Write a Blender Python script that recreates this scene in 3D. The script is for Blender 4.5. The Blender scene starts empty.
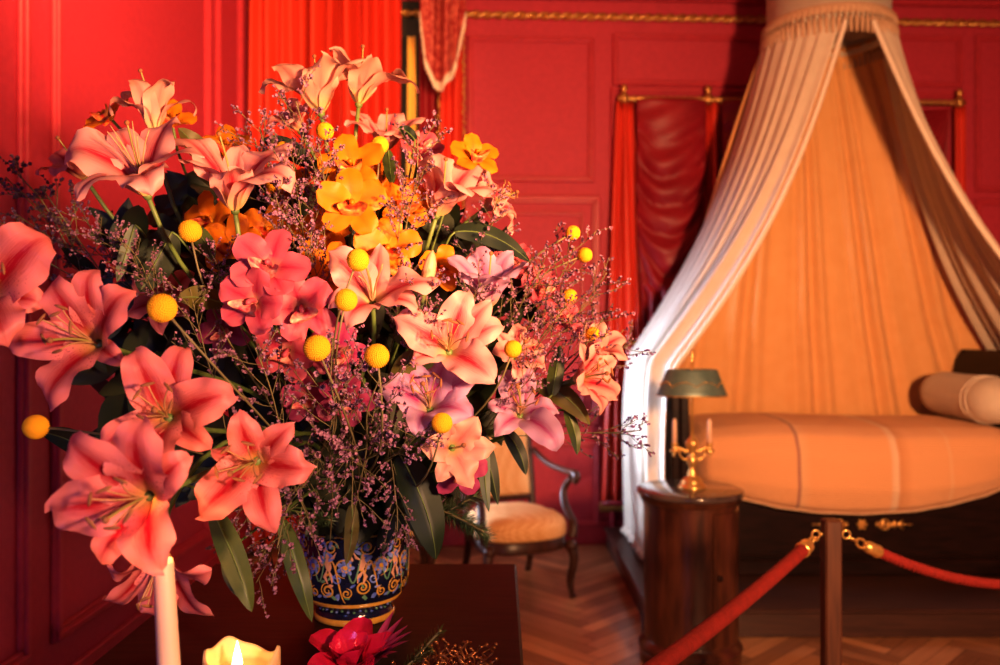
import bpy, math, random
import numpy as np
from mathutils import Vector, Matrix, noise
R = math.radians
PI = math.pi
sc = bpy.context.scene
COL = sc.collection
F = 850.0                       # focal length in pixels of the 1000x665 frame
EYE = 1.55
rnd = random.Random(7)

def P(u, v, d):
    return Vector(((u - 500) / F * d, d, EYE + (332.5 - v) / F * d))

# ------------------------------------------------------------------ materials
def mat(name, col, rough=.5, metal=0, col2=None, nscale=8, stretch=(1, 1, 1), bump=0, bscale=40, transl=0,
        sheen=0, coat=0, emit=None, estr=0, spec=.5, sss=0, detail=4):
    m = bpy.data.materials.new(name); m.use_nodes = True
    nt = m.node_tree; N = nt.nodes; L = nt.links
    b = N['Principled BSDF']
    b.inputs['Base Color'].default_value = (*col, 1)
    b.inputs['Roughness'].default_value = rough
    b.inputs['Metallic'].default_value = metal
    b.inputs['Specular IOR Level'].default_value = spec
    b.inputs['Sheen Weight'].default_value = sheen
    b.inputs['Coat Weight'].default_value = coat
    b.inputs['Coat Roughness'].default_value = .12
    if sss:
        b.inputs['Subsurface Weight'].default_value = sss
        b.inputs['Subsurface Radius'].default_value = (.02, .01, .005)
    if emit:
        b.inputs['Emission Color'].default_value = (*emit, 1); b.inputs['Emission Strength'].default_value = estr
    tc = N.new('ShaderNodeTexCoord'); mp = N.new('ShaderNodeMapping')
    mp.inputs['Scale'].default_value = stretch
    L.new(tc.outputs['Object'], mp.inputs['Vector'])
    colsock = None
    if col2:
        n = N.new('ShaderNodeTexNoise'); n.inputs['Scale'].default_value = nscale; n.inputs['Detail'].default_value = detail
        L.new(mp.outputs['Vector'], n.inputs['Vector'])
        r = N.new('ShaderNodeValToRGB'); r.color_ramp.elements[0].position = .35; r.color_ramp.elements[1].position = .68
        r.color_ramp.elements[0].color = (*col, 1); r.color_ramp.elements[1].color = (*col2, 1)
        L.new(n.outputs['Fac'], r.inputs['Fac']); L.new(r.outputs['Color'], b.inputs['Base Color']); colsock = r.outputs['Color']
    if bump:
        n2 = N.new('ShaderNodeTexNoise'); n2.inputs['Scale'].default_value = bscale; n2.inputs['Detail'].default_value = 3
        L.new(mp.outputs['Vector'], n2.inputs['Vector'])
        bp = N.new('ShaderNodeBump'); bp.inputs['Strength'].default_value = bump; bp.inputs['Distance'].default_value = .01
        L.new(n2.outputs['Fac'], bp.inputs['Height']); L.new(bp.outputs['Normal'], b.inputs['Normal'])
    if transl:
        t = N.new('ShaderNodeBsdfTranslucent'); t.inputs['Color'].default_value = (*col, 1)
        if colsock: L.new(colsock, t.inputs['Color'])
        mx = N.new('ShaderNodeMixShader'); mx.inputs[0].default_value = transl
        L.new(b.outputs[0], mx.inputs[1]); L.new(t.outputs[0], mx.inputs[2]); L.new(mx.outputs[0], N['Material Output'].inputs[0])
    return m

def petal_mat(name, edge, stripe, throat, amt=1.0, spots=True, width=.5, transl=.3):
    """lily / orchid tepal: UV.x runs across (0..1), UV.y from throat to tip"""
    m = bpy.data.materials.new(name); m.use_nodes = True
    nt = m.node_tree; N = nt.nodes; L = nt.links
    b = N['Principled BSDF']; b.inputs['Roughness'].default_value = .42
    b.inputs['Specular IOR Level'].default_value = .35
    def math_(op, a, c=None):
        n = N.new('ShaderNodeMath'); n.operation = op
        for i, x in enumerate((a, c)):
            if x is None: continue
            if isinstance(x, (int, float)): n.inputs[i].default_value = x
            else: L.new(x, n.inputs[i])
        return n.outputs[0]
    uv = N.new('ShaderNodeTexCoord'); sp = N.new('ShaderNodeSeparateXYZ'); L.new(uv.outputs['UV'], sp.inputs[0])
    s = math_('ABSOLUTE', math_('SUBTRACT', sp.outputs[0], .5))
    nz = N.new('ShaderNodeTexNoise'); nz.inputs['Scale'].default_value = 9
    mp = N.new('ShaderNodeMapping'); mp.inputs['Scale'].default_value = (6, .6, 1)
    L.new(uv.outputs['UV'], mp.inputs[0]); L.new(mp.outputs[0], nz.inputs['Vector'])
    sn = math_('ADD', s, math_('MULTIPLY', math_('SUBTRACT', nz.outputs['Fac'], .5), .24))
    m1 = N.new('ShaderNodeMapRange'); m1.inputs['From Min'].default_value = .02; m1.inputs['From Max'].default_value = width * .62
    m1.inputs['To Min'].default_value = 1; m1.inputs['To Max'].default_value = 0
    m1.interpolation_type = 'SMOOTHSTEP'; L.new(sn, m1.inputs['Value'])
    rp = N.new('ShaderNodeValToRGB'); e = rp.color_ramp.elements
    e[0].position = 0; e[0].color = (.45,) * 3 + (1,); e[1].position = .97; e[1].color = (.06,) * 3 + (1,)
    x = e.new(.3); x.color = (1, 1, 1, 1); x = e.new(.66); x.color = (.72,) * 3 + (1,)
    L.new(sp.outputs[1], rp.inputs[0])
    m0 = N.new('ShaderNodeMapRange'); m0.inputs['From Min'].default_value = .0; m0.inputs['From Max'].default_value = .075
    m0.inputs['To Min'].default_value = .55; m0.inputs['To Max'].default_value = 0; L.new(sn, m0.inputs['Value'])
    st = math_('ADD', math_('MULTIPLY', m1.outputs[0], .92), m0.outputs[0])
    f = math_('MINIMUM', math_('MULTIPLY', math_('MULTIPLY', st, rp.outputs[0]), amt), 1.0)
    mx = N.new('ShaderNodeMix'); mx.data_type = 'RGBA'; mx.inputs['A'].default_value = (*edge, 1); mx.inputs['B'].default_value = (*stripe, 1)
    L.new(f, mx.inputs['Factor']); c = mx.outputs['Result']
    if spots:
        vo = N.new('ShaderNodeTexVoronoi'); vo.inputs['Scale'].default_value = 1
        mp2 = N.new('ShaderNodeMapping'); mp2.inputs['Scale'].default_value = (14, 30, 1)
        L.new(uv.outputs['UV'], mp2.inputs[0]); L.new(mp2.outputs[0], vo.inputs['Vector'])
        dot = math_('LESS_THAN', vo.outputs['Distance'], .26)
        reg = N.new('ShaderNodeMapRange'); reg.inputs['From Min'].default_value = .2; reg.inputs['From Max'].default_value = .55
        reg.inputs['To Min'].default_value = .6; reg.inputs['To Max'].default_value = 0; L.new(sp.outputs[1], reg.inputs['Value'])
        m3 = N.new('ShaderNodeMix'); m3.data_type = 'RGBA'; m3.inputs['B'].default_value = (.28, .01, .03, 1)
        L.new(math_('MULTIPLY', dot, reg.outputs[0]), m3.inputs['Factor']); L.new(c, m3.inputs['A']); c = m3.outputs['Result']
    th = N.new('ShaderNodeMapRange'); th.inputs['From Min'].default_value = .0; th.inputs['From Max'].default_value = .26
    th.inputs['To Min'].default_value = .9; th.inputs['To Max'].default_value = 0; L.new(sp.outputs[1], th.inputs['Value'])
    m4 = N.new('ShaderNodeMix'); m4.data_type = 'RGBA'; m4.inputs['B'].default_value = (*throat, 1)
    L.new(th.outputs[0], m4.inputs['Factor']); L.new(c, m4.inputs['A']); c = m4.outputs['Result']
    L.new(c, b.inputs['Base Color'])
    # fine veins running along the petal
    wv = N.new('ShaderNodeTexWave'); wv.inputs['Scale'].default_value = 9; wv.inputs['Distortion'].default_value = .6
    L.new(uv.outputs['UV'], wv.inputs['Vector'])
    bp = N.new('ShaderNodeBump'); bp.inputs['Strength'].default_value = .12; bp.inputs['Distance'].default_value = .002
    L.new(wv.outputs['Fac'], bp.inputs['Height']); L.new(bp.outputs[0], b.inputs['Normal'])
    t = N.new('ShaderNodeBsdfTranslucent'); L.new(c, t.inputs['Color'])
    ms = N.new('ShaderNodeMixShader'); ms.inputs[0].default_value = transl
    L.new(b.outputs[0], ms.inputs[1]); L.new(t.outputs[0], ms.inputs[2]); L.new(ms.outputs[0], N['Material Output'].inputs[0])
    return m

M = {}
M['wall'] = mat('wall_red', (.46, .030, .064), .6, col2=(.52, .038, .072), nscale=30, bump=.15, bscale=220)
M['wall_trim'] = mat('trim_red', (.46, .036, .06), .4, col2=(.54, .045, .07), nscale=20)
M['ceil'] = mat('ceiling_cream', (.6, .45, .33), .8, col2=(.66, .5, .38), nscale=3)
M['gilt'] = mat('gilded', (.75, .46, .16), .38, .85, col2=(.55, .3, .09), nscale=60, bump=.3, bscale=150)
M['brass'] = mat('polished_brass', (.85, .56, .2), .28, .72, col2=(.75, .45, .14), nscale=30)
M['silk'] = mat('red_silk', (.66, .045, .022), .38, col2=(.74, .06, .03), nscale=6, stretch=(1, 1, .2), bump=.1, bscale=90)
M['silk_dark'] = mat('dark_red_silk', (.25, .007, .018), .5, col2=(.33, .010, .022), nscale=5, bump=.12, bscale=60)
M['silk_gold'] = mat('golden_silk', (.85, .55, .1), .45, col2=(.9, .62, .16), nscale=6, stretch=(1, 1, .2), sheen=.3)
M['swag'] = mat('patterned_swag', (.30, .012, .02), .5, col2=(.62, .16, .12), nscale=26)
M['black'] = mat('black_void', (.012, .008, .01), .6, col2=(.02, .012, .014), nscale=8)
M['cream'] = mat('cream_cotton', (.78, .66, .53), .8, col2=(.83, .71, .58), nscale=12, bump=.25, bscale=300, transl=.18, sheen=.2)
M['cream_in_glow'] = mat('cream_lining_glow', (.87, .46, .18), .8, col2=(.90, .50, .21), nscale=10, bump=.25, bscale=260, transl=.1, sheen=.2)  # cream cloth, with the warm lamp glow put into its orange colour
M['cream_trim'] = mat('cream_bead', (.88, .78, .66), .6, col2=(.8, .68, .55), nscale=90)
M['fringe'] = mat('tassel_fringe', (.72, .50, .33), .8, col2=(.5, .3, .18), nscale=120)
M['wood_dark'] = mat('dark_mahogany', (.022, .008, .006), .42, col2=(.042, .014, .009), nscale=7, stretch=(1, 9, 9), coat=.0, spec=.12)
M['wood_bed'] = mat('bed_mahogany', (.014, .006, .005), .35, col2=(.028, .010, .008), nscale=6, stretch=(1, 8, 8), coat=.0, spec=.15)
M['wood_stand'] = mat('flamed_mahogany', (.045, .014, .008), .3, col2=(.11, .034, .016), nscale=6, stretch=(5, 5, .8), coat=.3)
M['wood_post'] = mat('post_wood', (.075, .026, .014), .45, col2=(.12, .042, .02), nscale=9, stretch=(9, 9, .6))
M['wood_plat'] = mat('platform_wood', (.045, .017, .012), .42, col2=(.075, .028, .018), nscale=8, stretch=(.6, 9, 9), coat=.1)
M['wood_chair'] = mat('chair_walnut', (.045, .016, .010), .32, col2=(.08, .027, .016), nscale=9, stretch=(5, 5, 1), coat=.0, spec=.3)
M['marble'] = mat('dark_marble', (.05, .032, .03), .16, col2=(.14, .10, .09), nscale=9, coat=.5, detail=8)
M['velvet'] = mat('red_velvet', (.22, .011, .008), .8, col2=(.30, .016, .010), nscale=50, sheen=.0, bump=.4, bscale=200)
M['tole'] = mat('painted_tole', (.10, .155, .14), .42, .25, col2=(.15, .20, .17), nscale=20)
M['candle'] = mat('ivory_candle', (.80, .52, .36), .5, col2=(.84, .56, .4), nscale=5)
M['wax'] = mat('warm_wax', (.92, .66, .36), .4, sss=.4, col2=(.92, .68, .4), nscale=8, transl=.25)
M['flame'] = mat('flame', (1, .8, .4), .5, emit=(1, .62, .2), estr=18, col2=(1, .85, .5))
M['wick'] = mat('wick', (.02, .015, .01), .9, col2=(.04, .02, .01))
M['glaze'] = mat('dark_blue_glaze', (.006, .008, .028), .13, col2=(.012, .014, .05), nscale=18, coat=.5)
M['gl_yel'] = mat('yellow_glaze', (.72, .40, .07), .2, col2=(.6, .3, .05), nscale=60, coat=.4)
M['gl_blue'] = mat('blue_glaze', (.09, .15, .62), .2, col2=(.30, .38, .75), nscale=90, coat=.4)
M['gl_flesh'] = mat('flesh_glaze', (.75, .42, .27), .22, col2=(.62, .32, .2), nscale=70, coat=.4)
M['gl_green'] = mat('green_glaze', (.10, .26, .15), .2, col2=(.2, .36, .2), nscale=80, coat=.4)
M['stem'] = mat('green_stem', (.10, .17, .035), .5, col2=(.16, .22, .06), nscale=20)
M['stem_olive'] = mat('olive_stem', (.16, .13, .055), .6, col2=(.2, .17, .08), nscale=30)
M['leaf'] = mat('dark_leaf', (.008, .018, .006), .5, col2=(.016, .03, .010), nscale=25, stretch=(1, 1, 1), transl=.12)
M['leaf_mid'] = mat('mid_leaf', (.045, .075, .018), .4, col2=(.10, .13, .035), nscale=18, transl=.2)
M['leaf_olive'] = mat('olive_leaf', (.15, .12, .022), .45, col2=(.08, .08, .02), nscale=14, transl=.25)
M['leaf_grey'] = mat('grey_leaf', (.14, .19, .15), .5, col2=(.2, .24, .18), nscale=18, transl=.2)
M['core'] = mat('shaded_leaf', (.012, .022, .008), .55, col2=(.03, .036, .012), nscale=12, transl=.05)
M['needle'] = mat('fir_needle', (.05, .10, .04), .45, col2=(.10, .15, .06), nscale=40)
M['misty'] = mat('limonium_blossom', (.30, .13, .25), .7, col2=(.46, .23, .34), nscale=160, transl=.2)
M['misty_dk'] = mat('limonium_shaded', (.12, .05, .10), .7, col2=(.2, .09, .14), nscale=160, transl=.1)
M['button'] = mat('craspedia_yellow', (1.0, .47, .010), .75, col2=(1.0, .56, .02), nscale=260, bump=.4, bscale=420, transl=.12)
M['anther'] = mat('anther_rust', (.34, .13, .04), .8, col2=(.22, .09, .05), nscale=120)
M['filament'] = mat('filament', (.50, .28, .13), .5, col2=(.55, .32, .16), nscale=30)
M['pistil'] = mat('pistil', (.30, .26, .07), .45, col2=(.36, .3, .1), nscale=30)
M['orch_lip'] = mat('orchid_lip', (.46, .012, .015), .45, col2=(.80, .34, .06), nscale=80)
M['orch_lip_p'] = mat('orchid_pink_lip', (.58, .03, .08), .45, col2=(.84, .52, .36), nscale=80)
M['red_foil'] = mat('glossy_red_petal', (.55, .012, .05), .2, .25, col2=(.72, .02, .12), nscale=18, coat=.8, bump=.25, bscale=60)
M['purple_foil'] = mat('purple_foil', (.3, .03, .10), .3, .3, col2=(.45, .06, .16), nscale=40)
M['tinsel'] = mat('copper_tinsel', (.6, .27, .09), .28, .9, col2=(.35, .13, .05), nscale=60)
M['lily_pink'] = petal_mat('lily_pink', (.82, .32, .32), (.48, .012, .04), (.72, .50, .14), 1.0, True, .62)
M['lily_deep'] = petal_mat('lily_deep', (.82, .25, .25), (.42, .006, .022), (.62, .38, .10), 1.0, True, .56)
M['lily_pale'] = petal_mat('lily_pale', (.86, .47, .38), (.70, .17, .17), (.70, .60, .22), .55, False, .5, .35)
M['lily_rose'] = petal_mat('lily_rose', (.85, .42, .40), (.55, .025, .06), (.75, .55, .2), .9, False, .5, .32)
M['lily_cool'] = petal_mat('lily_cool_lit', (.64, .38, .60), (.46, .05, .22), (.65, .5, .25), .8, False, .45, .35)  # pink petals; the violet cast of cool daylight is put into the colour
M['orch_y'] = petal_mat('orchid_yellow', (.80, .25, .010), (.70, .15, .006), (.75, .42, .05), .5, False, .4, .28)
M['orch_p'] = petal_mat('orchid_pink', (.66, .13, .19), (.46, .025, .08), (.7, .35, .25), .8, False, .5, .28)
M['orch_m'] = petal_mat('orchid_magenta', (.46, .07, .18), (.34, .02, .11), (.55, .2, .2), .8, False, .5, .25)
M['bud'] = petal_mat('lily_bud', (.80, .45, .28), (.7, .2, .15), (.5, .45, .15), .6, False, .4, .2)

def seat_mat():
    m = bpy.data.materials.new('orange_diamond_upholstery'); m.use_nodes = True
    N = m.node_tree.nodes; L = m.node_tree.links; b = N['Principled BSDF']; b.inputs['Roughness'].default_value = .7
    tc = N.new('ShaderNodeTexCoord'); mp = N.new('ShaderNodeMapping'); mp.inputs['Rotation'].default_value = (R(35), R(30), R(45))
    L.new(tc.outputs['Object'], mp.inputs[0])
    ck = N.new('ShaderNodeTexChecker'); ck.inputs['Scale'].default_value = 55
    ck.inputs['Color1'].default_value = (.72, .36, .13, 1); ck.inputs['Color2'].default_value = (.84, .52, .24, 1)
    L.new(mp.outputs[0], ck.inputs['Vector']); L.new(ck.outputs['Color'], b.inputs['Base Color'])
    return m
M['seat'] = seat_mat()

def spread_mat():
    m = bpy.data.materials.new('ribbed_bedspread'); m.use_nodes = True
    N = m.node_tree.nodes; L = m.node_tree.links; b = N['Principled BSDF']; b.inputs['Roughness'].default_value = .8
    b.inputs['Sheen Weight'].default_value = .2
    tc = N.new('ShaderNodeTexCoord'); sp = N.new('ShaderNodeSeparateXYZ'); L.new(tc.outputs['UV'], sp.inputs[0])
    rp = N.new('ShaderNodeValToRGB'); e = rp.color_ramp.elements
    base = (.85, .45, .22, 1); e[0].position = 0; e[0].color = base; e[1].position = 1; e[1].color = base
    for pos, c in ((.304, base), (.308, (.4, .17, .15, 1)), (.312, (.4, .17, .15, 1)), (.317, (.86, .52, .28, 1)), (.35, base),
                   (.585, base), (.592, (.86, .58, .38, 1)), (.606, (.88, .62, .42, 1)), (.614, (.72, .34, .15, 1)), (.65, base),
                   (.758, base), (.764, (.86, .54, .3, 1)), (.772, base)):
        x = e.new(pos); x.color = c
    L.new(sp.outputs[0], rp.inputs[0]); L.new(rp.outputs[0], b.inputs['Base Color'])
    wv = N.new('ShaderNodeTexWave'); wv.inputs['Scale'].default_value = 30; wv.bands_direction = 'Y'; wv.inputs['Distortion'].default_value = 1.5
    L.new(tc.outputs['UV'], wv.inputs['Vector'])
    n = N.new('ShaderNodeTexNoise'); n.inputs['Scale'].default_value = 7; n.inputs['Detail'].default_value = 5; L.new(tc.outputs['Object'], n.inputs['Vector'])
    ad = N.new('ShaderNodeMath'); ad.operation = 'MULTIPLY_ADD'; ad.inputs[1].default_value = .25
    L.new(wv.outputs['Fac'], ad.inputs[0]); L.new(n.outputs['Fac'], ad.inputs[2])
    bp = N.new('ShaderNodeBump'); bp.inputs['Strength'].default_value = .8; bp.inputs['Distance'].default_value = .02
    L.new(ad.outputs[0], bp.inputs['Height']); L.new(bp.outputs[0], b.inputs['Normal'])
    return m
M['spread'] = spread_mat()

def parquet_mat():
    m = bpy.data.materials.new('herringbone_parquet'); m.use_nodes = True
    N = m.node_tree.nodes; L = m.node_tree.links; b = N['Principled BSDF']
    b.inputs['Roughness'].default_value = .34; b.inputs['Coat Weight'].default_value = .25; b.inputs['Coat Roughness'].default_value = .25
    uv = N.new('ShaderNodeTexCoord'); mp = N.new('ShaderNodeMapping'); mp.inputs['Scale'].default_value = (3, 40, 1)
    L.new(uv.outputs['UV'], mp.inputs[0])
    at = N.new('ShaderNodeAttribute'); at.attribute_name = 'tone'
    n = N.new('ShaderNodeTexNoise'); n.inputs['Scale'].default_value = 1.2; n.inputs['Detail'].default_value = 5; L.new(mp.outputs[0], n.inputs['Vector'])
    ad = N.new('ShaderNodeMath'); ad.operation = 'MULTIPLY_ADD'; ad.inputs[1].default_value = .5
    L.new(n.outputs['Fac'], ad.inputs[0]); L.new(at.outputs['Fac'], ad.inputs[2])
    r = N.new('ShaderNodeValToRGB'); e = r.color_ramp.elements
    e[0].position = .2; e[0].color = (.20, .075, .030, 1); e[1].position = 1.2; e[1].color = (.66, .33, .15, 1)
    e[1].position = 1.0
    L.new(ad.outputs[0], r.inputs[0]); L.new(r.outputs[0], b.inputs['Base Color'])
    return m
M['parquet'] = parquet_mat()

# ------------------------------------------------------------------ mesh helpers
class MB:
    def __init__(s): s.v = []; s.f = []; s.m = []; s.uv = []; s.has_uv = False
    def add(s, vs, fs, mi=0, uv=None):
        b = len(s.v); s.v += [tuple(x) for x in vs]; s.f += [tuple(b + i for i in f) for f in fs]; s.m += [mi] * len(fs)
        if uv: s.uv += uv; s.has_uv = True
        else: s.uv += [(0, 0)] * len(vs)
        return s
    def grid(s, nu, nv, fn, mi=0, closed=False, uvfn=None):
        """fn(a, b): a in 0..1 over nu cells, b in 0..1 over nv cells"""
        vs = []; uv = []
        cu = nu if closed else nu + 1
        for j in range(nv + 1):
            for i in range(cu):
                vs.append(fn(i / nu, j / nv)); uv.append((i / nu, j / nv))
        fs = []
        for j in range(nv):
            for i in range(nu):
                a = j * cu + i; b = j * cu + (i + 1) % cu
                fs.append((a, b, b + cu, a + cu))
        return s.add(vs, fs, mi, uv)
    def lathe(s, prof, c=(0, 0, 0), n=40, mi=0, sx=1, sy=1, a0=0, a1=2 * PI, caps=True):
        c = Vector(c); full = abs(a1 - a0 - 2 * PI) < 1e-6
        k = len(prof) - 1
        def fn(a, b):
            r, z = prof[min(k, round(b * k))]; t = a0 + (a1 - a0) * a
            return c + Vector((r * math.cos(t) * sx, r * math.sin(t) * sy, z))
        b0 = len(s.v); s.grid(n, k, fn, mi, closed=full)
        if caps and full:
            for j in (0, k):
                if prof[j][0] > 1e-5:
                    ring = [b0 + j * n + i for i in range(n)]
                    s.f.append(tuple(ring[::-1] if j == 0 else ring)); s.m.append(mi)
        return s
    def box(s, x0, y0, z0, x1, y1, z1, mi=0, bev=0, fn=None):
        g = fn or (lambda q: q)
        b = min(bev, abs(x1 - x0) / 2.01, abs(y1 - y0) / 2.01, abs(z1 - z0) / 2.01)
        if b <= 0:
            vs = [g(Vector(q)) for q in ((x0, y0, z0), (x1, y0, z0), (x1, y1, z0), (x0, y1, z0), (x0, y0, z1), (x1, y0, z1), (x1, y1, z1), (x0, y1, z1))]
            return s.add(vs, [(0, 3, 2, 1), (4, 5, 6, 7), (0, 1, 5, 4), (1, 2, 6, 5), (2, 3, 7, 6), (3, 0, 4, 7)], mi)
        def ring(i, z):
            return [(x0 + i + 0, y0 + b, z), (x0 + b, y0 + i, z), (x1 - b, y0 + i, z), (x1 - i, y0 + b, z), (x1 - i, y1 - b, z), (x1 - b, y1 - i, z), (x0 + b, y1 - i, z), (x0 + i, y1 - b, z)]
        def ring2(z):
            return [(x0 + b, y0 + b, z), (x0 + b, y0 + b, z), (x1 - b, y0 + b, z), (x1 - b, y0 + b, z), (x1 - b, y1 - b, z), (x1 - b, y1 - b, z), (x0 + b, y1 - b, z), (x0 + b, y1 - b, z)]
        vs = [g(Vector(q)) for q in ring2(z0) + ring(0, z0 + b) + ring(0, z1 - b) + ring2(z1)]
        fs = []
        for k in range(3):
            for i in range(8):
                a = k * 8 + i; c = k * 8 + (i + 1) % 8; fs.append((a, c, c + 8, a + 8))
        fs.append((7, 6, 5, 4, 3, 2, 1, 0)); fs.append(tuple(range(24, 32)))
        return s.add(vs, fs, mi)
    def tube(s, pts, rad, n=8, mi=0, flat=None):
        pts = [Vector(p) for p in pts]; k = len(pts)
        rr = rad if isinstance(rad, (list, tuple)) else [rad] * k
        up = None; b0 = len(s.v); vs = []; uv = []
        for i, p in enumerate(pts):
            t = (pts[min(i + 1, k - 1)] - pts[max(i - 1, 0)]).normalized()
            if up is None:
                up = Vector((0, 0, 1)) if abs(t.z) < .9 else Vector((1, 0, 0))
            x = up.cross(t)
            if x.length < 1e-6: x = Vector((1, 0, 0)).cross(t)
            x.normalize(); y = t.cross(x); up = y
            for j in range(n):
                a = 2 * PI * j / n
                vs.append(p + (x * math.cos(a) + y * math.sin(a)) * rr[i]); uv.append((j / n, i / (k - 1)))
        fs = [(i * n + j, i * n + (j + 1) % n, (i + 1) * n + (j + 1) % n, (i + 1) * n + j) for i in range(k - 1) for j in range(n)]
        fs += [tuple(range(n))[::-1], tuple((k - 1) * n + j for j in range(n))]
        return s.add(vs, fs, mi, uv)
    def ball(s, c, r, nu=12, nv=8, mi=0, sc=(1, 1, 1), rot=None):
        c = Vector(c)
        def fn(a, b):
            t = PI * b; q = Vector((math.sin(t) * math.cos(2 * PI * a) * sc[0], math.sin(t) * math.sin(2 * PI * a) * sc[1], -math.cos(t) * sc[2])) * r
            return c + (rot @ q if rot else q)
        return s.grid(nu, nv, fn, mi, closed=True)
    def build(s, name, mats, parent=None, smooth=True, world=True, thick=0):
        root = parent
        while root is not None and root.parent is not None: root = root.parent
        off = root.location if (root is not None and world) else Vector()
        me = bpy.data.meshes.new(name)
        me.from_pydata([tuple(Vector(v) - off) for v in s.v], [], s.f)
        for m_ in (mats if isinstance(mats, (list, tuple)) else [mats]): me.materials.append(M[m_])
        me.polygons.foreach_set('material_index', s.m)
        me.polygons.foreach_set('use_smooth', [smooth] * len(s.f))
        if s.has_uv:
            l = me.uv_layers.new(name='UVMap'); vi = np.empty(len(me.loops), dtype=np.int32); me.loops.foreach_get('vertex_index', vi)
            l.data.foreach_set('uv', np.array(s.uv, dtype=np.float32)[vi].ravel())
        me.update()
        o = bpy.data.objects.new(name, me); COL.objects.link(o)
        if parent is not None: o.parent = parent
        if smooth == 'auto': pass
        if thick:
            md = o.modifiers.new('solid', 'SOLIDIFY'); md.thickness = thick; md.offset = 0
        return o

def sharp(o, ang=35):
    me = o.data
    try: me.set_sharp_from_angle(angle=R(ang))
    except Exception: pass
    return o
def tag(o, label=None, cat=None, group=None, kind=None):
    if label: o['label'] = label
    if cat: o['category'] = cat
    if group: o['group'] = group
    if kind: o['kind'] = kind
    return o
def thing(name, label, cat, loc=(0, 0, 0), group=None):
    o = bpy.data.objects.new(name, None); o.empty_display_size = .05; COL.objects.link(o); o.location = loc
    return tag(o, label, cat, group)
def copy_tree(o, parent=None):
    c = o.copy(); COL.objects.link(c); c.parent = parent
    for ch in list(o.children): copy_tree(ch, c)
    return c
def bez(a, b, c, d, n=12):
    a, b, c, d = map(Vector, (a, b, c, d)); out = []
    for i in range(n + 1):
        t = i / n; out.append(a * (1 - t) ** 3 + b * 3 * t * (1 - t) ** 2 + c * 3 * t * t * (1 - t) + d * t ** 3)
    return out
def smooth_path(pts, n=8):
    """Catmull-Rom through the points"""
    p = [Vector(q) for q in pts]; out = []
    for i in range(len(p) - 1):
        a = p[max(i - 1, 0)]; b = p[i]; c = p[i + 1]; d = p[min(i + 2, len(p) - 1)]
        for k in range(n):
            t = k / n
            out.append(.5 * ((2 * b) + (c - a) * t + (2 * a - 5 * b + 4 * c - d) * t * t + (3 * b - a - 3 * c + d) * t ** 3))
    return out + [p[-1]]
def lerp(a, b, t): return a + (b - a) * t
def interp(x, xs, ys): return float(np.interp(x, xs, ys))
def sstep(a, b, x):
    t = max(0, min(1, (x - a) / (b - a))); return t * t * (3 - 2 * t)

# ------------------------------------------------------------------ room shell
WY, SL = 6.2, .045                                    # back wall: y = WY + SL*x
def yw(x): return WY + SL * x
def W(u, v, off=0):
    k = (u - 500) / F; d = (WY - off) / (1 - SL * k); return P(u, v, d)
LX, CEIL, RX = -1.8, 4.4, 4.6

def structure(o): o['kind'] = 'structure'; return o
mb = MB(); mb.box(RX, -2.6, -.06, LX, 6.6, -.012); fl = structure(mb.build('floor', ['wood_dark', 'parquet'], smooth=False))
# herringbone boards, in the same floor mesh
def herringbone():
    me = fl.data; vs = [tuple(v.co) for v in me.vertices]; fs = [tuple(p.vertices) for p in me.polygons]; mi = [0] * len(fs); tone = [.4] * len(fs); uvs = [(0, 0)] * len(vs)
    w, l, g = .085, .51, .0012
    ca, sa = math.cos(R(45)), math.sin(R(45))
    r2 = random.Random(3)
    n = 90
    def plank(x0, y0, x1, y1, horiz):
        cx, cy = (x0 + x1) / 2, (y0 + y1) / 2
        X = (cx * ca - cy * sa) + 1.2; Y = (cx * sa + cy * ca) + 3.8
        if not (LX - .3 < X < RX + .3 and -.5 < Y < 6.8): return
        b = len(vs); t = r2.uniform(0, .62); oy = r2.uniform(0, 50)
        for (x, y) in ((x0 + g, y0 + g), (x1 - g, y0 + g), (x1 - g, y1 - g), (x0 + g, y1 - g)):
            XX = min(max((x * ca - y * sa) + 1.2, LX), RX); YY = min((x * sa + y * ca) + 3.8, 6.5)
            vs.append((XX, YY, 0.0))
            uvs.append((x + oy, y + oy) if horiz else (y + oy, x + oy))
        fs.append((b, b + 1, b + 2, b + 3)); mi.append(1); tone.append(t)
    k = int(l / w)
    for i in range(-n, n):
        for j in range(-8, 9):
            # offset rows of L-shaped pairs
            x = i * w + j * (2 * l) / 2 * 1.0
            y = i * w - j * (2 * l) / 2 * 1.0
            plank(x, y, x + l, y + w, True)
            plank(x + 0, y + w, x + w, y + w + l, False)
    m2 = bpy.data.meshes.new('floor'); m2.from_pydata(vs, [], fs)
    m2.materials.append(M['wood_dark']); m2.materials.append(M['parquet']); m2.polygons.foreach_set('material_index', mi)
    uvl = m2.uv_layers.new(name='UVMap')
    vi = np.empty(len(m2.loops), dtype=np.int32); m2.loops.foreach_get('vertex_index', vi)
    uvl.data.foreach_set('uv', np.array(uvs, dtype=np.float32)[vi].ravel())
    at = m2.attributes.new('tone', 'FLOAT', 'FACE'); at.data.foreach_set('value', tone)
    m2.update(); fl.data = m2
herringbone()

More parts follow.
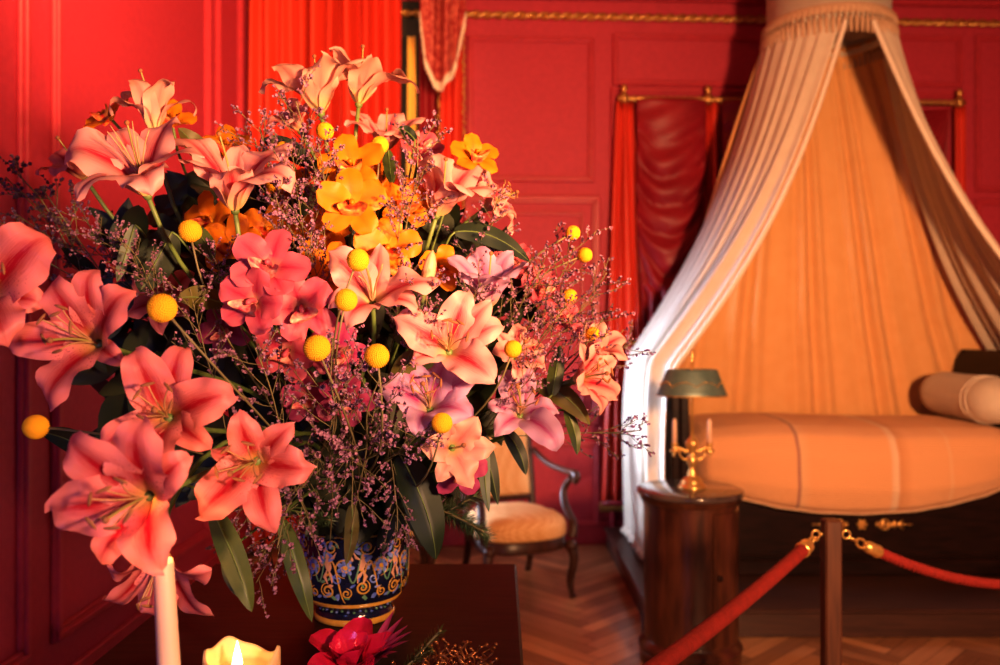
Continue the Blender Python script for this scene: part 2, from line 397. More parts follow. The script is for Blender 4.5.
def bwf(q): return Vector((q.x, yw(q.x) - q.y, q.z))  # (x, height off the back wall, z)
mb = MB(); mb.box(LX - .1, -.15, 0, RX, 0, CEIL, fn=bwf); structure(mb.build('wall_back', 'wall', smooth=False))
mb = MB(); mb.box(LX - .15, -.6, 0, LX, 6.3, CEIL); structure(mb.build('wall_left', 'wall', smooth=False))
mb = MB(); mb.box(RX, -.6, 0, RX + .15, 6.6, CEIL); structure(mb.build('wall_right', 'wall', smooth=False))
mb = MB(); mb.box(LX - .15, -.6, CEIL, RX + .15, 6.6, CEIL + .1); structure(mb.build('ceiling', 'ceil', smooth=False))

def frame(mb, a0, a1, z0, z1, w, h, fn):
    """raised moulding frame with a stepped profile; fn maps (a, off, z)"""
    for (ww, hh, ins) in ((w, h, 0), (w * .55, h * 1.7, w * .12)):
        i = ins
        def bx(x0, za, x1, zb): mb.box(x0, 0, za, x1, hh, zb, bev=min(.006, ww * .3), fn=fn)
        bx(a0 + i, z0 + i, a1 - i, z0 + i + ww); bx(a0 + i, z1 - i - ww, a1 - i, z1 - i)
        bx(a0 + i, z0 + i + ww, a0 + i + ww, z1 - i - ww); bx(a1 - i - ww, z0 + i + ww, a1 - i, z1 - i - ww)
def bframe(mb, u0, v0, u1, v1, w=.045, h=.018):
    p = W(u0, v1); q = W(u1, v0); frame(mb, p.x, q.x, p.z, q.z, w, h, bwf)
mb = MB()
bframe(mb, 467, 38, 594, 182); bframe(mb, 464, 196, 600, 425, .06, .024); bframe(mb, 478, 212, 584, 412, .03, .014)
bframe(mb, 464, 440, 600, 528, .05, .02)
bframe(mb, 612, 36, 766, 86); bframe(mb, 780, 36, 962, 86); bframe(mb, 974, 38, 1120, 192); bframe(mb, 974, 200, 1120, 425, .05, .02); bframe(mb, 610, 92, 965, 545, .05, .02)
structure(mb.build('trim_1', 'wall_trim', smooth=False))
def lwf(q): return Vector((LX + q.y, q.x, q.z))
mb = MB()
for (y0, y1) in ((2.15, 3.22), (3.40, 5.22), (5.36, 5.86)):
    frame(mb, y0, y1, .30, 4.1, .06 if y1 - y0 > .8 else .05, .02, lwf)
structure(mb.build('trim_2', 'wall_trim', smooth=False))
mb = MB(); mb.box(LX, 0, 0, RX, .022, .14, fn=bwf, bev=.006); mb.box(LX, 0, .14, RX, .03, .165, fn=bwf, bev=.008)
structure(mb.build('baseboard_back', 'wall_trim', smooth=False))
mb = MB(); mb.box(-.5, 0, 0, 6.1, .022, .14, fn=lwf, bev=.006); mb.box(-.5, 0, .14, 6.1, .03, .165, fn=lwf, bev=.008)
structure(mb.build('baseboard_left', 'wall_trim', smooth=False))
# gilded rope moulding below the cornice
mb = MB(); zr = W(640, 19).z
for k in (0, PI):
    mb.tube([bwf(Vector((LX + i * .012, .03 + .014 * math.cos(i * .45 + k), zr + .014 * math.sin(i * .45 + k)))) for i in range(int((RX - LX) / .012))], .017, 6)
structure(mb.build('trim_3', 'gilt'))
mb = MB(); mb.box(LX, 0, zr + .12, RX, .07, zr + .17, fn=bwf, bev=.02); mb.box(LX, 0, zr + .3, RX, .2, zr + .5, fn=bwf, bev=.05)
structure(mb.build('trim_4', 'wall_trim', smooth=False))

# ------------------------------------------------------------------ window at the corner with its curtains
mb = MB(); p0 = W(388, 500); p1 = W(463, -60)
mb.box(p0.x, 0, .5, p1.x, .012, 4.0, fn=bwf); wn = structure(mb.build('window_1', 'black', smooth=False))
mb = MB(); frame(mb, p0.x, p1.x, .5, 4.0, .05, .03, bwf); mb.build('window_frame', 'wall_trim', wn, smooth=False)

def pleats(name, label, x0, x1, z0, z1, off, n, amp, m, seed=0, flare=0, cat='curtain', nz=30, wave=None):
    r = random.Random(seed); ph = [r.uniform(-.5, .5) for _ in range(n + 2)]; am = [r.uniform(.55, 1.2) for _ in range(n + 2)]
    def fn(a, b):
        z = lerp(z1, z0, b); k = a * n; i = int(min(k, n - 1)); 
        aa = lerp(am[i], am[i + 1], k - i); pp = lerp(ph[i], ph[i + 1], k - i)
        x = lerp(x0 - flare * b, x1 + flare * b, a) + .012 * math.sin(2 * PI * k * .5 + b * 3 + seed)
        o = off + amp * aa * (.75 + .35 * b) * math.sin(2 * PI * k + pp * 2.5 + .6 * math.sin(b * 4 + i))
        return Vector((x, yw(x) - o, z))
    mb = MB(); mb.grid(n * 14, nz, fn); o = mb.build(name, m, thick=.003); return tag(o, label, cat)

pleats('window_curtain', 'bright red pleated curtain hanging at the corner beside the panelled wall', -1.775, -1.33, .02, 4.25, .12, 4, .055, 'silk', 3)
pleats('window_curtain', 'deep red curtain with broad folds behind the topmost pink lilies', -1.31, -.70, .02, 4.25, .20, 5, .11, 'silk', 5)
x0 = P(405, 0, 5.9).x; x1 = P(416, 0, 5.9).x
pleats('curtain_lining', 'narrow golden yellow strip of curtain lining beside the fringed swag', x0, x1, .3, P(0, 33, 5.9).z, .20, 1, .012, 'silk_gold', 2)
pleats('window_curtain', 'narrow red curtain edge hanging between golden strip and back wall', P(419, 0, 5.95).x, P(438, 0, 5.95).x, .02, 4.25, .17, 2, .03, 'silk_dark', 9)
# swag with a fringed edge
def swag():
    t = thing('curtain_swag', 'gathered red swag with a pale fringe at the top of the window', 'curtain swag', P(440, 60, 5.8))
    ca, cb = P(392, -70, 5.72), P(466, -70, 5.72)
    def fn(a, b):
        x = P(lerp(421, 466, a), 0, 5.75).x
        drop = lerp(0, interp(a, [0, .12, .3, .5, .7, .85, 1], [88, 134, 152, 157, 143, 120, 88]), b)
        z = P(0, -70 + drop, 5.75).z
        y = 5.76 - .09 * abs(math.sin(a * 7 + b * .8)) - .02 * math.sin(a * 23 + 1)
        return Vector((x, y, z))
    mb = MB(); mb.grid(50, 30, fn); mb.build('swag_cloth', 'swag', t, thick=.004)
    mb = MB(); r = random.Random(1)
    for i in range(120):
        a = i / 119; p = fn(a, 1.0); q = p + Vector((r.uniform(-.004, .004), -.008, -.05))
        mb.tube([p + Vector((0, -.006, .012)), lerp(p, q, .5) + Vector((r.uniform(-.003, .003), 0, 0)), q], [.006, .005, .003], 5)
    mb.build('fringe', 'cream_trim', t)
swag()
def tail():
    t = thing('curtain_tail', 'hanging red curtain tail edged with gold tassel trim beside the back wall', 'curtain tail', P(450, 100, 5.85))
    xa, xb = P(440, 0, 5.9).x, P(462, 0, 5.9).x; z1, z0 = 4.2, P(0, 215, 5.9).z
    def fn(a, b):
        x = lerp(xa, xb, a); return Vector((x, 5.93 - .03 * math.sin(a * 10 + b), lerp(z1, z0, b) + .12 * abs(((a * 2 + .2) % 1) - .5)))
    mb = MB(); mb.grid(24, 26, fn); mb.build('tail_cloth', 'silk', t, thick=.003)
    mb = MB(); r = random.Random(4)
    for side in (0, 1):
        for i in range(70):
            p = fn(side, .12 + .88 * i / 69); dx = -.012 if side == 0 else .012
            mb.ball(p + Vector((dx * r.uniform(.3, 1.3), -.02, r.uniform(-.008, .008))), r.uniform(.008, .014), 7, 5, sc=(.8, .8, 1.3))
    mb.build('tassel_trim', 'gilt', t)
tail()

# ------------------------------------------------------------------ drapery on the back wall behind the bed
RODZ = W(660, 103).z
def rod():
    t = thing('curtain_rod', 'long gilded rod with knobs carrying the red drapes behind the bed', 'curtain rod', W(785, 103, .10))
    xa, xb = W(616, 0).x, W(957, 0).x
    mb = MB(); mb.tube([bwf(Vector((lerp(xa, xb, i / 140), .10, RODZ))) for i in range(141)], [.022 + .004 * math.sin(i * 2.2) for i in range(141)], 10)
    mb.build('pole', 'gilt', t)
    for u in (622, 705, 952):
        c = bwf(Vector((W(u, 0).x, .10, RODZ))); mb = MB()
        mb.lathe([(.001, .105), (.016, .098), (.026, .078), (.02, .056), (.012, .045), (.026, .035), (.034, .012), (.034, -.012), (.026, -.03), (.001, -.034)], c, 16)
        mb.box(c.x - .012, c.y, c.z - .012, c.x + .012, yw(c.x), c.z + .012)
        mb.build('finial', 'gilt', t)
rod()
pleats('wall_drape', 'straight red drape hanging from the first knob left of the bed', W(616, 0).x, W(633, 0).x, W(0, 507).z, RODZ - .02, .085, 4, .03, 'silk', 11, flare=.13)
o = bpy.data.objects['wall_drape']; 
mb = MB(); r = random.Random(2); xa, xb = W(616, 0).x - .13, W(633, 0).x + .13; zz = W(0, 507).z
for i in range(60):
    x = lerp(xa, xb, i / 59); p = Vector((x, yw(x) - .12, zz + .02)); mb.tube([p, p + Vector((0, 0, -.035)), p + Vector((r.uniform(-.004, .004), 0, -.07))], [.006, .005, .003], 5)
mb.box(xa, .125, zz - .0, xb, .135, zz + .03, mi=1, fn=bwf); mb.build('hem_fringe', ['gilt', 'silk_dark'], o, world=False)
def festoon(label, u0, u1, vend, skew, seed, n=11):
    xa, xb = W(u0, 0).x, W(u1, 0).x; z1 = RODZ - .01; z0 = W(0, vend).z
    r = random.Random(seed); w = xb - xa
    def fn(a, b):
        c = a - .5; drop = b * (z1 - z0)
        pin = 1 - .45 * sstep(.3, 1, b)
        cx = lerp(.5, .5 + skew, sstep(.2, 1, b))
        x = xa + w * (cx + c * pin)
        U = .95 * w * (1 - 4 * c * c) * min(1, b * 3) * (1 - sstep(.55, 1.0, b))  # hanging loops
        z = z1 - drop * (.82 if b < 1 else .82) - U * .55
        fade = 1 - sstep(.5, .85, b)
        k = (1 - 2 * abs(math.sin(drop * 13 + noise.noise(Vector((a * 2.5, b * 4, seed))) * 2.0))) * (1 - (2 * c) ** 6)
        vert = math.sin(a * 2 * PI * 4 + seed + b * 2)
        o = .12 - .036 * k * fade * min(1, b * 4) + .008 * math.sin(drop * 41 + a * 9) + .045 * vert * (1 - fade) + .06 * (1 - 4 * c * c) * fade
        return Vector((x, yw(x) - o, z))
    mb = MB(); mb.grid(40, 80, fn); return tag(mb.build('festoon_drape', 'silk_dark', thick=.003), label, 'drape')
festoon('dark red silk drape looped in deep folds between two gilded knobs', 634, 702, 420, -.12, 1)
pleats('wall_drape', 'straight red drape hanging from the second knob beside the white canopy', W(700, 0).x, W(716, 0).x, .3, RODZ - .02, .085, 3, .026, 'silk', 12)
festoon('dark red looped drape half hidden by the left side of the canopy', 718, 800, 420, .0, 5)
def fan():
    q = W(952, 108, .12)
    def fn(a, b):
        ang = R(lerp(183, 266, a)); L = lerp(.75, 2.1, a ** 2) * b
        x = q.x + math.cos(ang) * L; z = q.z + math.sin(ang) * L
        return Vector((x, yw(x) - .10 - .035 * math.sin(a * 2 * PI * 6) * min(1, b * 2), z))
    mb = MB(); mb.grid(80, 20, fn); tag(mb.build('fan_drape', 'silk_dark', thick=.003), 'dark red drape fanning out from the knob right of the canopy', 'drape')
fan()
pleats('wall_drape', 'straight red drape hanging from the knob right of the canopy', W(947, 0).x, W(957, 0).x, .3, RODZ - .02, .085, 2, .02, 'silk', 14)

# ------------------------------------------------------------------ bed: platform, frame, spread, bolster, canopy
PX0, PX1, PY0, PZ = .77, 3.6, 4.32, .147
t = thing('bed_platform', 'low dark wooden platform step that the canopied bed stands on', 'platform', (2.2, 5.2, 0))
mb = MB(); mb.box(PX0, PY0, 0, PX1, 6.16, PZ - .02, bev=.004); mb.build('plinth', 'wood_plat', t, smooth=False)
mb = MB(); mb.box(PX0 - .02, PY0 - .02, PZ - .025, PX1, 6.15, PZ, bev=.008); mb.build('top_board', 'wood_plat', t, smooth=False)
mb = MB(); mb.box(PX0 - .045, PY0 - .03, 0, PX0 - .002, PY0 + .04, PZ - .027, bev=.004); mb.build('corner_block', 'black', t, smooth=False)

BX0, BX1, BY0, BY1 = 1.0, 3.2, 4.90, 5.86
def zb(x):   # lower edge of the bedspread along the front
    return interp(x, [1.0, 1.08, 1.18, 1.35, 1.6, 1.85, 2.1, 2.4, 2.6, 2.8, 2.95, 3.2], [.78, .735, .685, .61, .545, .515, .507, .525, .56, .615, .68, .79])
t = thing('canopy_bed', 'dark mahogany boat bed with gilt mounts under the cream canopy', 'bed', (2.0, 5.35, PZ))
mb = MB()
for i in range(44):
    a, b = BX0 + (BX1 - BX0) * i / 44, BX0 + (BX1 - BX0) * (i + 1) / 44
    za, zc = zb(a) - .03, zb(b) - .03
    y0, y1 = BY0 + .035, BY0 + .075
    vs = [(a, y0, PZ), (b, y0, PZ), (b, y1, PZ), (a, y1, PZ), (a, y0, za), (b, y0, zc), (b, y1, zc), (a, y1, za)]
    mb.add(vs, [(0, 3, 2, 1), (4, 5, 6, 7), (0, 1, 5, 4), (2, 3, 7, 6)])
mb.box(BX0, BY0 + .0, PZ, BX1, BY0 + .05, PZ + .09, bev=.01); mb.box(BX0, BY0 + .02, PZ + .1, BX1, BY0 + .05, PZ + .12, bev=.006)
mb.box(BX0, BY0 + .075, PZ, BX1, BY1, .45)
mb.build('side_rail', 'wood_bed', t, smooth=False)
def bed_end(x, s, h=1):
    mb = MB()   # scrolled end board: profile in x-z swept along y
    prof = [(0, 0), (0, .75), (-.01, .95), (-.04, 1.08), (-.09, 1.14), (-.14, 1.12), (-.15, 1.07), (-.11, 1.04), (-.08, .98), (-.065, .8), (-.06, 0)]
    k = len(prof); vs = [(x + s * px, y, PZ + pz * h) for y in (BY0 + .01, BY1 + .02) for px, pz in prof]
    fs = [(i, (i + 1) % k, k + (i + 1) % k, k + i) for i in range(k)] + [tuple(range(k)), tuple(range(2 * k - 1, k - 1, -1))]
    mb.add(vs, fs); return sharp(mb.build('end_board', 'wood_bed', t), 30)
bed_end(BX0 + .10, 1); bed_end(BX1 - .09, -1, 1.13)
for x in (BX0 + .01, BX0 + .062):
    mb = MB(); mb.box(x - .025, BY0 - .02, PZ, x + .025, BY0 + .035, 1.19, bev=.008); mb.build('end_post', 'wood_bed', t, smooth=False)
mb = MB(); zc = P(0, 524.5, 4.93).z; xc = P(862, 0, 4.93).x; yf = BY0 + .033
def gilt_blob(x, z, a, b): mb.ball((x, yf, z), 1, 10, 6, sc=(a, .012, b))
gilt_blob(xc, zc, .018, .02)
for k in range(6): gilt_blob(xc + .024 * math.cos(k * PI / 3), zc + .024 * math.sin(k * PI / 3), .011, .011)
for s in (-1, 1):
    for (dx, a, b) in ((.09, .014, .018), (.12, .02, .026), (.155, .022, .014), (.19, .018, .024), (.22, .014, .018), (.25, .02, .008), (.28, .014, .006)): gilt_blob(xc + s * dx, zc, a, b)
    for dz in (-1, 1):
        mb.tube([(xc + s * (.10 + .02 * j), yf - .004, zc + dz * (.012 + .018 * math.sin(j * 1.05))) for j in range(8)], .006, 6)
mb.build('gilt_ornament', 'gilt', t)

def spread(a, b):
    x = lerp(BX0 + .115, BX1 - .17, a); zl = zb(x); zt = 1.012 - .03 * (2 * a - 1) ** 4 + .01 * math.sin(a * 7)
    # cross-section from the back over the top and down the rounded front
    q = b
    yy = [BY1 - .02, BY1 - .25, BY0 + .32, BY0 + .12, BY0 + .02, BY0 - .035, BY0 - .05, BY0 - .02, BY0 + .04]
    zz = [zt - .03, zt, zt + .0, zt - .015, zt - .06, zt - .16, lerp(zt - .16, zl, .6), zl + .02, zl - .01]
    xs = [0, .16, .45, .58, .66, .74, .88, .97, 1]
    y = interp(q, xs, yy); z = interp(q, xs, zz)
    e = sstep(0, .05, a) * (1 - sstep(.965, 1, a)); z = lerp(zl + (z - zl) * .78, z, e ** .6); y = lerp(BY0 + .1 if y < BY0 + .1 else y, y, e ** .5)
    wr = .010 * noise.noise(Vector((x * 4, q * 5, 1))) * sstep(.55, .9, q) + .006 * noise.noise(Vector((x * 9, q * 3, 4)))
    sag = .014 * math.sin(6 * x + 9 * q) * (1 - abs(2 * a - 1)) * 0 + .03 * sstep(.7, .95, q) * (noise.noise(Vector((x * 3, q * 8, 9))) * (abs(2 * a - 1) ** 3))
    return Vector((x, y - wr - sag, z + wr * .5))
mb = MB(); mb.grid(110, 56, spread)
sp_o = mb.build('bedspread', 'spread', thick=.006); tag(sp_o, 'orange lit ribbed bedspread with stripes rounding over the high bed', 'bedspread')
sp_o.modifiers.new('sub', 'SUBSURF').levels = 1; sp_o.modifiers['sub'].render_levels = 1
mb = MB(); mb.tube([spread(i / 80, 1.0) + Vector((0, -.03, .005)) for i in range(81)], .009, 6); mb.build('edge_piping', 'fringe', sp_o, world=False)

def bolster():
    a, b = Vector((2.92, 5.74, 1.155)), Vector((2.92, 4.88, 1.145)); r = .14
    mb = MB()
    def fn(p, q):
        t_ = q; e = min(t_, 1 - t_); rr = r * math.sqrt(max(0, 1 - max(0, 1 - e / .2) ** 2)) if e < .2 else r
        rr *= 1 + .015 * math.sin(p * 2 * PI * 5 + q * 9)
        c = lerp(a, b, q); ang = 2 * PI * p
        return c + Vector((math.cos(ang) * rr * 1.05, 0, math.sin(ang) * rr))
    mb.grid(40, 40, fn, closed=True)
    t = thing('bolster_pillow', 'long round cream bolster lying across the bed before the end board', 'bolster', (2.8, 5.36, .98))
    mb.build('cushion', 'cream', t)
    for q in (.72, .78):
        mb = MB(); c = lerp(a, b, q); mb.tube([c + Vector((math.cos(i * PI / 20) * r * 1.065, 0, math.sin(i * PI / 20) * r * 1.02)) for i in range(41)], .004, 5); mb.build('piping', 'cream_trim', t)
bolster()

# canopy
CX, CY, CR, CZ = 2.09, 5.42, .375, P(0, 40, 5.4).z
def canopy():
    t = thing('bed_canopy', 'tall cream tent canopy with bead fringe falling round the bed', 'bed canopy', (CX, CY, PZ))
    mb = MB(); mb.lathe([(CR * 1.0, CZ + .0), (CR * .995, CZ + .06), (CR * 1.03, CZ + .07), (CR * 1.03, CZ + .095), (CR * .985, CZ + .10), (CR * .985, CEIL - .02)], (CX, CY, 0), 64, caps=False)
    mb.build('crown', 'cream', t, thick=.01)
    mb = MB(); r = random.Random(5); n = 74
    for i in range(n):
        a = 2 * PI * i / n; c = Vector((CX + math.cos(a) * CR * 1.07, CY + math.sin(a) * CR * 1.07, CZ + .075))
        mb.tube([c, c - Vector((0, 0, .05))], .006, 5); mb.tube([c - Vector((0, 0, .05)), c - Vector((0, 0, .08)), c - Vector((0, 0, .155))], [.006, .014, .010], 6)
    mb.lathe([(CR * 1.04, CZ + .04), (CR * 1.075, CZ + .055), (CR * 1.075, CZ + .085), (CR * 1.04, CZ + .1)], (CX, CY, 0), 64, caps=False)
    mb.build('crown_fringe', 'fringe', t)
    def strand(side, s):
        """s=0 at the back of the bed, 1 at the front edge; returns the path from crown to hem"""
        if side < 0: a = R(lerp(165, 262, s)); xe = BX0 - .07
        else: a = R(lerp(15, -72, s)); xe = BX1 + .16
        top = Vector((CX + math.cos(a) * CR, CY + math.sin(a) * CR, CZ + .06))
        knee = Vector((xe + (.05 * sstep(.86, 1, s) if side < 0 else 0), lerp(BY1 + .03, BY0 - .06, s), 1.365 if side < 0 else 1.40))
        hem = Vector((xe - .02 * (1 - s) + (.02 * sstep(.86, 1, s) if side < 0 else 0), knee.y + .0, PZ + .03))
        return top, knee, hem
    def surf(side):
        nf = 8
        def fn(sa, b):
            top, knee, hem = strand(side, sa)
            kb = .72
            if b < kb:
                q = b / kb; p = lerp(top, knee, q)
                sg = math.sin(PI * q); p = p + Vector((-side * .075 * sg, 0, -.13 * sg))
            else:
                q = (b - kb) / (1 - kb); p = lerp(knee, hem, q)
                p.x += side * .035 * math.sin(PI * min(1, q * 1.0)) * (1 - q)
            amp = .012 + .05 * sstep(.05, .75, b)
            ph = sa * 2 * PI * nf + 1.3 * math.sin(sa * 9) + .4 * b
            wv = math.sin(ph) * (.8 + .35 * math.sin(sa * 23))
            n = Vector((side, -.45, .25 if b < kb else 0)).normalized()
            return p + n * amp * (wv * .6 + .5) * (1 - .6 * sstep(.93, 1, sa))
        mb = MB(); mb.grid(220, 90, fn); c = mb.build('side_curtain', 'cream', t, thick=.004)
        mb = MB(); lim = .735
        for i in range(105):
            b = .02 + (lim - .02) * i / 104; p = fn(1.0, b) + Vector((-side * .022, -.03, -.02))
            mb.ball(p, .017, 8, 6, sc=(1, 1, 1.2))
        mb.tube([fn(1.0, .0 + (1.0) * i / 60) for i in range(61)], .007, 6)
        mb.build('bead_trim', 'cream_trim', c)
        mb = MB(); r = random.Random(8)
        for i in range(260):
            sa = i / 259; p = fn(sa, .995)
            for k in range(2):
                q = p + Vector((r.uniform(-.02, .02), r.uniform(-.02, .02), -r.uniform(.02, .03)))
                mb.tube([p + Vector((0, 0, .02 - k * .01)), lerp(p, q, .5) + Vector((r.uniform(-.014, .014), r.uniform(-.014, .014), 0)), q], [.005, .007, .004], 5)
        mb.build('hem_fringe', 'cream_trim', c)
    surf(-1); surf(1)
    def back(sa, b):
        a = R(lerp(172, 8, sa)); top = Vector((CX + math.cos(a) * CR * .97, CY + abs(math.sin(a)) * CR * .95, CZ + .06))
        end = Vector((lerp(BX0 - .02, BX1 + .5, sa), BY1 + .06, .55))
        p = lerp(top, end, b); p.x = lerp(top.x, end.x, b ** .85); p.y = lerp(top.y, end.y, min(1, b * 1.6))
        ph = sa * 2 * PI * 15 + 1.5 * math.sin(sa * 11); amp = .010 + .016 * sstep(0, .5, b)
        return p + Vector((0, -amp * math.sin(ph) * (.6 + .5 * math.sin(sa * 31)), 0))
    mb = MB(); mb.grid(240, 60, back); mb.build('back_curtain', 'cream_in_glow', t, thick=.004)
canopy()

# ------------------------------------------------------------------ round pedestal cabinet and bouillotte lamp
NX, NY = (690 - 500) / F * 4.03, 4.03
NZ = P(0, 488, NY).z
def nightstand():
    t = thing('pedestal_cabinet', 'round mahogany pedestal cabinet with dark marble top beside the bed', 'bedside cabinet', (NX, NY, 0))
    c = (NX, NY, 0); r = .215
    mb = MB(); mb.lathe([(r + .02, 0), (r + .02, .045), (r + .012, .055), (r + .024, .065), (r + .027, .08), (r + .018, .095), (r + .004, .105), (r, .115)], c, 56); sharp(mb.build('base', 'wood_stand', t))
    mb = MB(); mb.lathe([(r, .11), (r, NZ - .07)], c, 64); sharp(mb.build('body', 'wood_stand', t), 40)
    mb = MB(); mb.lathe([(r + .002, NZ - .075), (r + .006, NZ - .072), (r + .006, NZ - .062), (r + .014, NZ - .055), (r + .022, NZ - .035), (r + .024, NZ - .03)], c, 56); sharp(mb.build('cornice', 'wood_stand', t))
    mb = MB(); mb.lathe([(r + .015, NZ - .03), (r + .03, NZ - .026), (r + .035, NZ - .014), (r + .031, NZ - .003), (r + .024, NZ), (.001, NZ)], c, 64); sharp(mb.build('marble_top', 'marble', t), 50)
    # curved door with its seam
    a0, a1 = R(-75), R(-2)
    mb = MB(); mb.lathe([(r - .003, .125), (r + .008, .13), (r + .008, NZ - .085), (r - .003, NZ - .08)], c, 26, a0=a0, a1=a1); d = mb.build('door', 'wood_stand', t); sharp(d, 40)
    mb = MB(); ka = R(-67); k = Vector((NX + math.cos(ka) * (r + .016), NY + math.sin(ka) * (r + .016), P(0, 578, 3.83).z))
    mb.ball(k, .014, 12, 8); mb.tube([k, k - Vector((math.cos(ka), math.sin(ka), 0)) * .016], .006, 8); mb.build('knob', 'wood_dark', d)
nightstand()
def lamp():
    x, y = P(692, 0, 4.03).x, 4.03; c = (x, y, NZ); px = 4.03 / F
    t = thing('bouillotte_lamp', 'brass two branch lamp with green painted shade on the round cabinet', 'lamp', c)
    mb = MB(); mb.lathe([(.064, 0), (.066, .008), (.058, .018), (.05, .024), (.052, .034), (.036, .05), (.02, .06), (.024, .07), (.016, .085), (.013, .1), (.022, .115), (.026, .13), (.022, .15), (.014, .16), (.018, .18), (.03, .2), (.033, .215), (.024, .23), (.012, .24), (.01, .26)], c, 32)
    mb.build('base', 'brass', t)
    zt = P(0, 349, 4.03).z - NZ
    mb = MB(); mb.tube([(x, y, NZ + .25), (x, y, NZ + zt - .04)], .006, 10); mb.lathe([(.002, zt), (.007, zt - .01), (.012, zt - .025), (.005, zt - .045), (.009, zt - .055), (.004, zt - .07)], c, 12)
    mb.build('stem', 'brass', t)
    for s in (-1, 1):
        mb = MB(); ex = s * 17.5 * px; zc = P(0, 447, 4.03).z
        pts = smooth_path([(x, y, NZ + .15), (x + s * .035, y, NZ + .135), (x + s * .06, y, NZ + .16), (x + s * .045, y, NZ + .185), (x + s * .03, y, NZ + .165)], 6)
        mb.tube(pts, .005, 7)
        pts = smooth_path([(x, y, NZ + .19), (x + s * .03, y, NZ + .175), (x + s * .07, y, NZ + .19), (x + ex * 1.05, y, zc - .045), (x + ex, y, zc - .01)], 7)
        mb.tube(pts, .006, 8)
        mb.lathe([(.006, -.03), (.022, -.022), (.026, -.016), (.012, -.008), (.013, .01), (.017, .016), (.014, .02)], (x + ex, y, zc), 16)
        arm = mb.build('arm', 'brass', t)
        mb = MB(); mb.lathe([(.012, .012), (.011, .12), (.008, .13), (.001, .137)], (x + ex, y, zc), 14)
        mb.build('candle_sleeve', 'candle', arm)
    z0, z1 = P(0, 396, 4.03).z, P(0, 371, 4.03).z
    mb = MB(); mb.lathe([(.163, z0 - NZ), (.165, z0 - NZ + .006), (.158, z0 - NZ + .02), (.12, z1 - NZ), (.116, z1 - NZ + .006), (.10, z1 - NZ + .006)], c, 48, sy=.6, caps=False)
    sh = mb.build('lamp_shade', 'tole', t, thick=.003)
    mb = MB()
    for i in range(72):
        a = 2 * PI * i / 72; f = .35 + .18 * abs(math.sin(a * 4)); rr = lerp(.16, .12, f) + .003
        mb.ball((x + math.cos(a) * rr, y + math.sin(a) * rr * .6, lerp(z0 + .01, z1, f)), .0045, 6, 4)
    mb.tube([(x + math.cos(2 * PI * i / 60) * .166, y + math.sin(2 * PI * i / 60) * .1, z0 + .002) for i in range(61)], .0035, 6)
    mb.build('gold_garland', 'gilt', sh)
lamp()

# ------------------------------------------------------------------ rope barrier
PD = 2.75
def barrier_post(x, y, label, h):
    t = thing('barrier_post', label, 'barrier post', (x, y, 0))
    mb = MB(); w = .027; mb.box(x - w, y - w, .03, x + w, y + w, h, bev=.006); mb.build('post', 'wood_post', t, smooth=False)
    mb = MB(); mb.box(x - .14, y - .14, 0, x + .14, y + .14, .03, bev=.008); mb.build('foot', 'wood_post', t, smooth=False)
    for s in (-1, 1):
        mb = MB(); mb.tube([(x + s * (w - .004), y, h - .05), (x + s * (w + .012), y, h - .05)], .005, 8)
        cz = Vector((x + s * (w + .022), y, h - .05)); mb.tube([cz + Vector((math.cos(i * PI / 10) * .013, 0, math.sin(i * PI / 10) * .013)) for i in range(21)], .0035, 6)
        mb.build('ring', 'brass', t)
p1 = (P(831, 0, PD).x, PD); ph = P(0, 519, PD).z
barrier_post(*p1, 'slim square wooden barrier post with brass rings before the bed', ph)
p2 = (.105, 1.48); barrier_post(*p2, 'square wooden barrier post close beside the flower table', .90)
p3 = (3.35, 3.9); barrier_post(*p3, 'square wooden barrier post at the far end of the twisted rope', .93)
def barrier_rope(A, B, sag, rad, label, twist):
    A, B = Vector(A), Vector(B); n = 90
    def at(q): return lerp(A, B, q) - Vector((0, 0, sag * 4 * q * (1 - q)))
    t = thing('barrier_rope', label, 'rope', lerp(A, B, .5) - Vector((0, 0, sag)))
    L = (B - A).length; c0 = .15 / L; mb = MB()
    pts = [at(c0 + (1 - 2 * c0) * i / (n * 3)) for i in range(n * 3 + 1)]
    if twist:
        for k in range(3):
            q = []
            for i, p in enumerate(pts):
                a = i * L / (n * 3) / (rad * 4.2) * 2 * PI + k * 2 * PI / 3
                d = (at(min(1, i / (n * 3) + .01)) - p).normalized(); x = d.cross(Vector((0, 0, 1))).normalized(); y = x.cross(d)
                q.append(p + (x * math.cos(a) + y * math.sin(a)) * rad * .45)
            mb.tube(q, rad * .62, 8)
    else: mb.tube(pts[::3], rad, 14)
    mb.build('cord', 'velvet', t)
    for (qa, qb, qc) in ((.012, c0 * .45, c0 * 1.08), (1 - .012, 1 - c0 * .45, 1 - c0 * 1.08)):
        mb = MB(); a, b, c = at(qa), at(qb), at(qc)
        mb.tube([lerp(a, c, (i / 12) * .5 + .48) for i in range(13)], [rad * (k) for k in (.35, .7, .95, 1.1, 1.12, 1.12, 1.1, 1.1, 1.1, 1.12, 1.2, 1.22, 1.12)], 14)
        d = (c - a).normalized(); m = lerp(a, c, .34); s = Vector((0, 0, 1)).cross(d).normalized()
        u = d.cross(s)
        mb.tube([m + d * math.cos(i * PI / 10) * .024 + u * math.sin(i * PI / 10) * .014 for i in range(21)], .0045, 7)
        m2 = lerp(a, c, .06); mb.tube([m2 + d * math.cos(i * PI / 10) * .016 + s * math.sin(i * PI / 10) * .010 for i in range(21)], .004, 7)
        mb.build('end_cap', 'brass', t)
barrier_rope((p1[0] - .05, PD - .01, ph - .055), (p2[0] + .03, p2[1] + .04, .85), .02, .0205, 'smooth red velvet barrier rope sloping down towards the flower table', False)
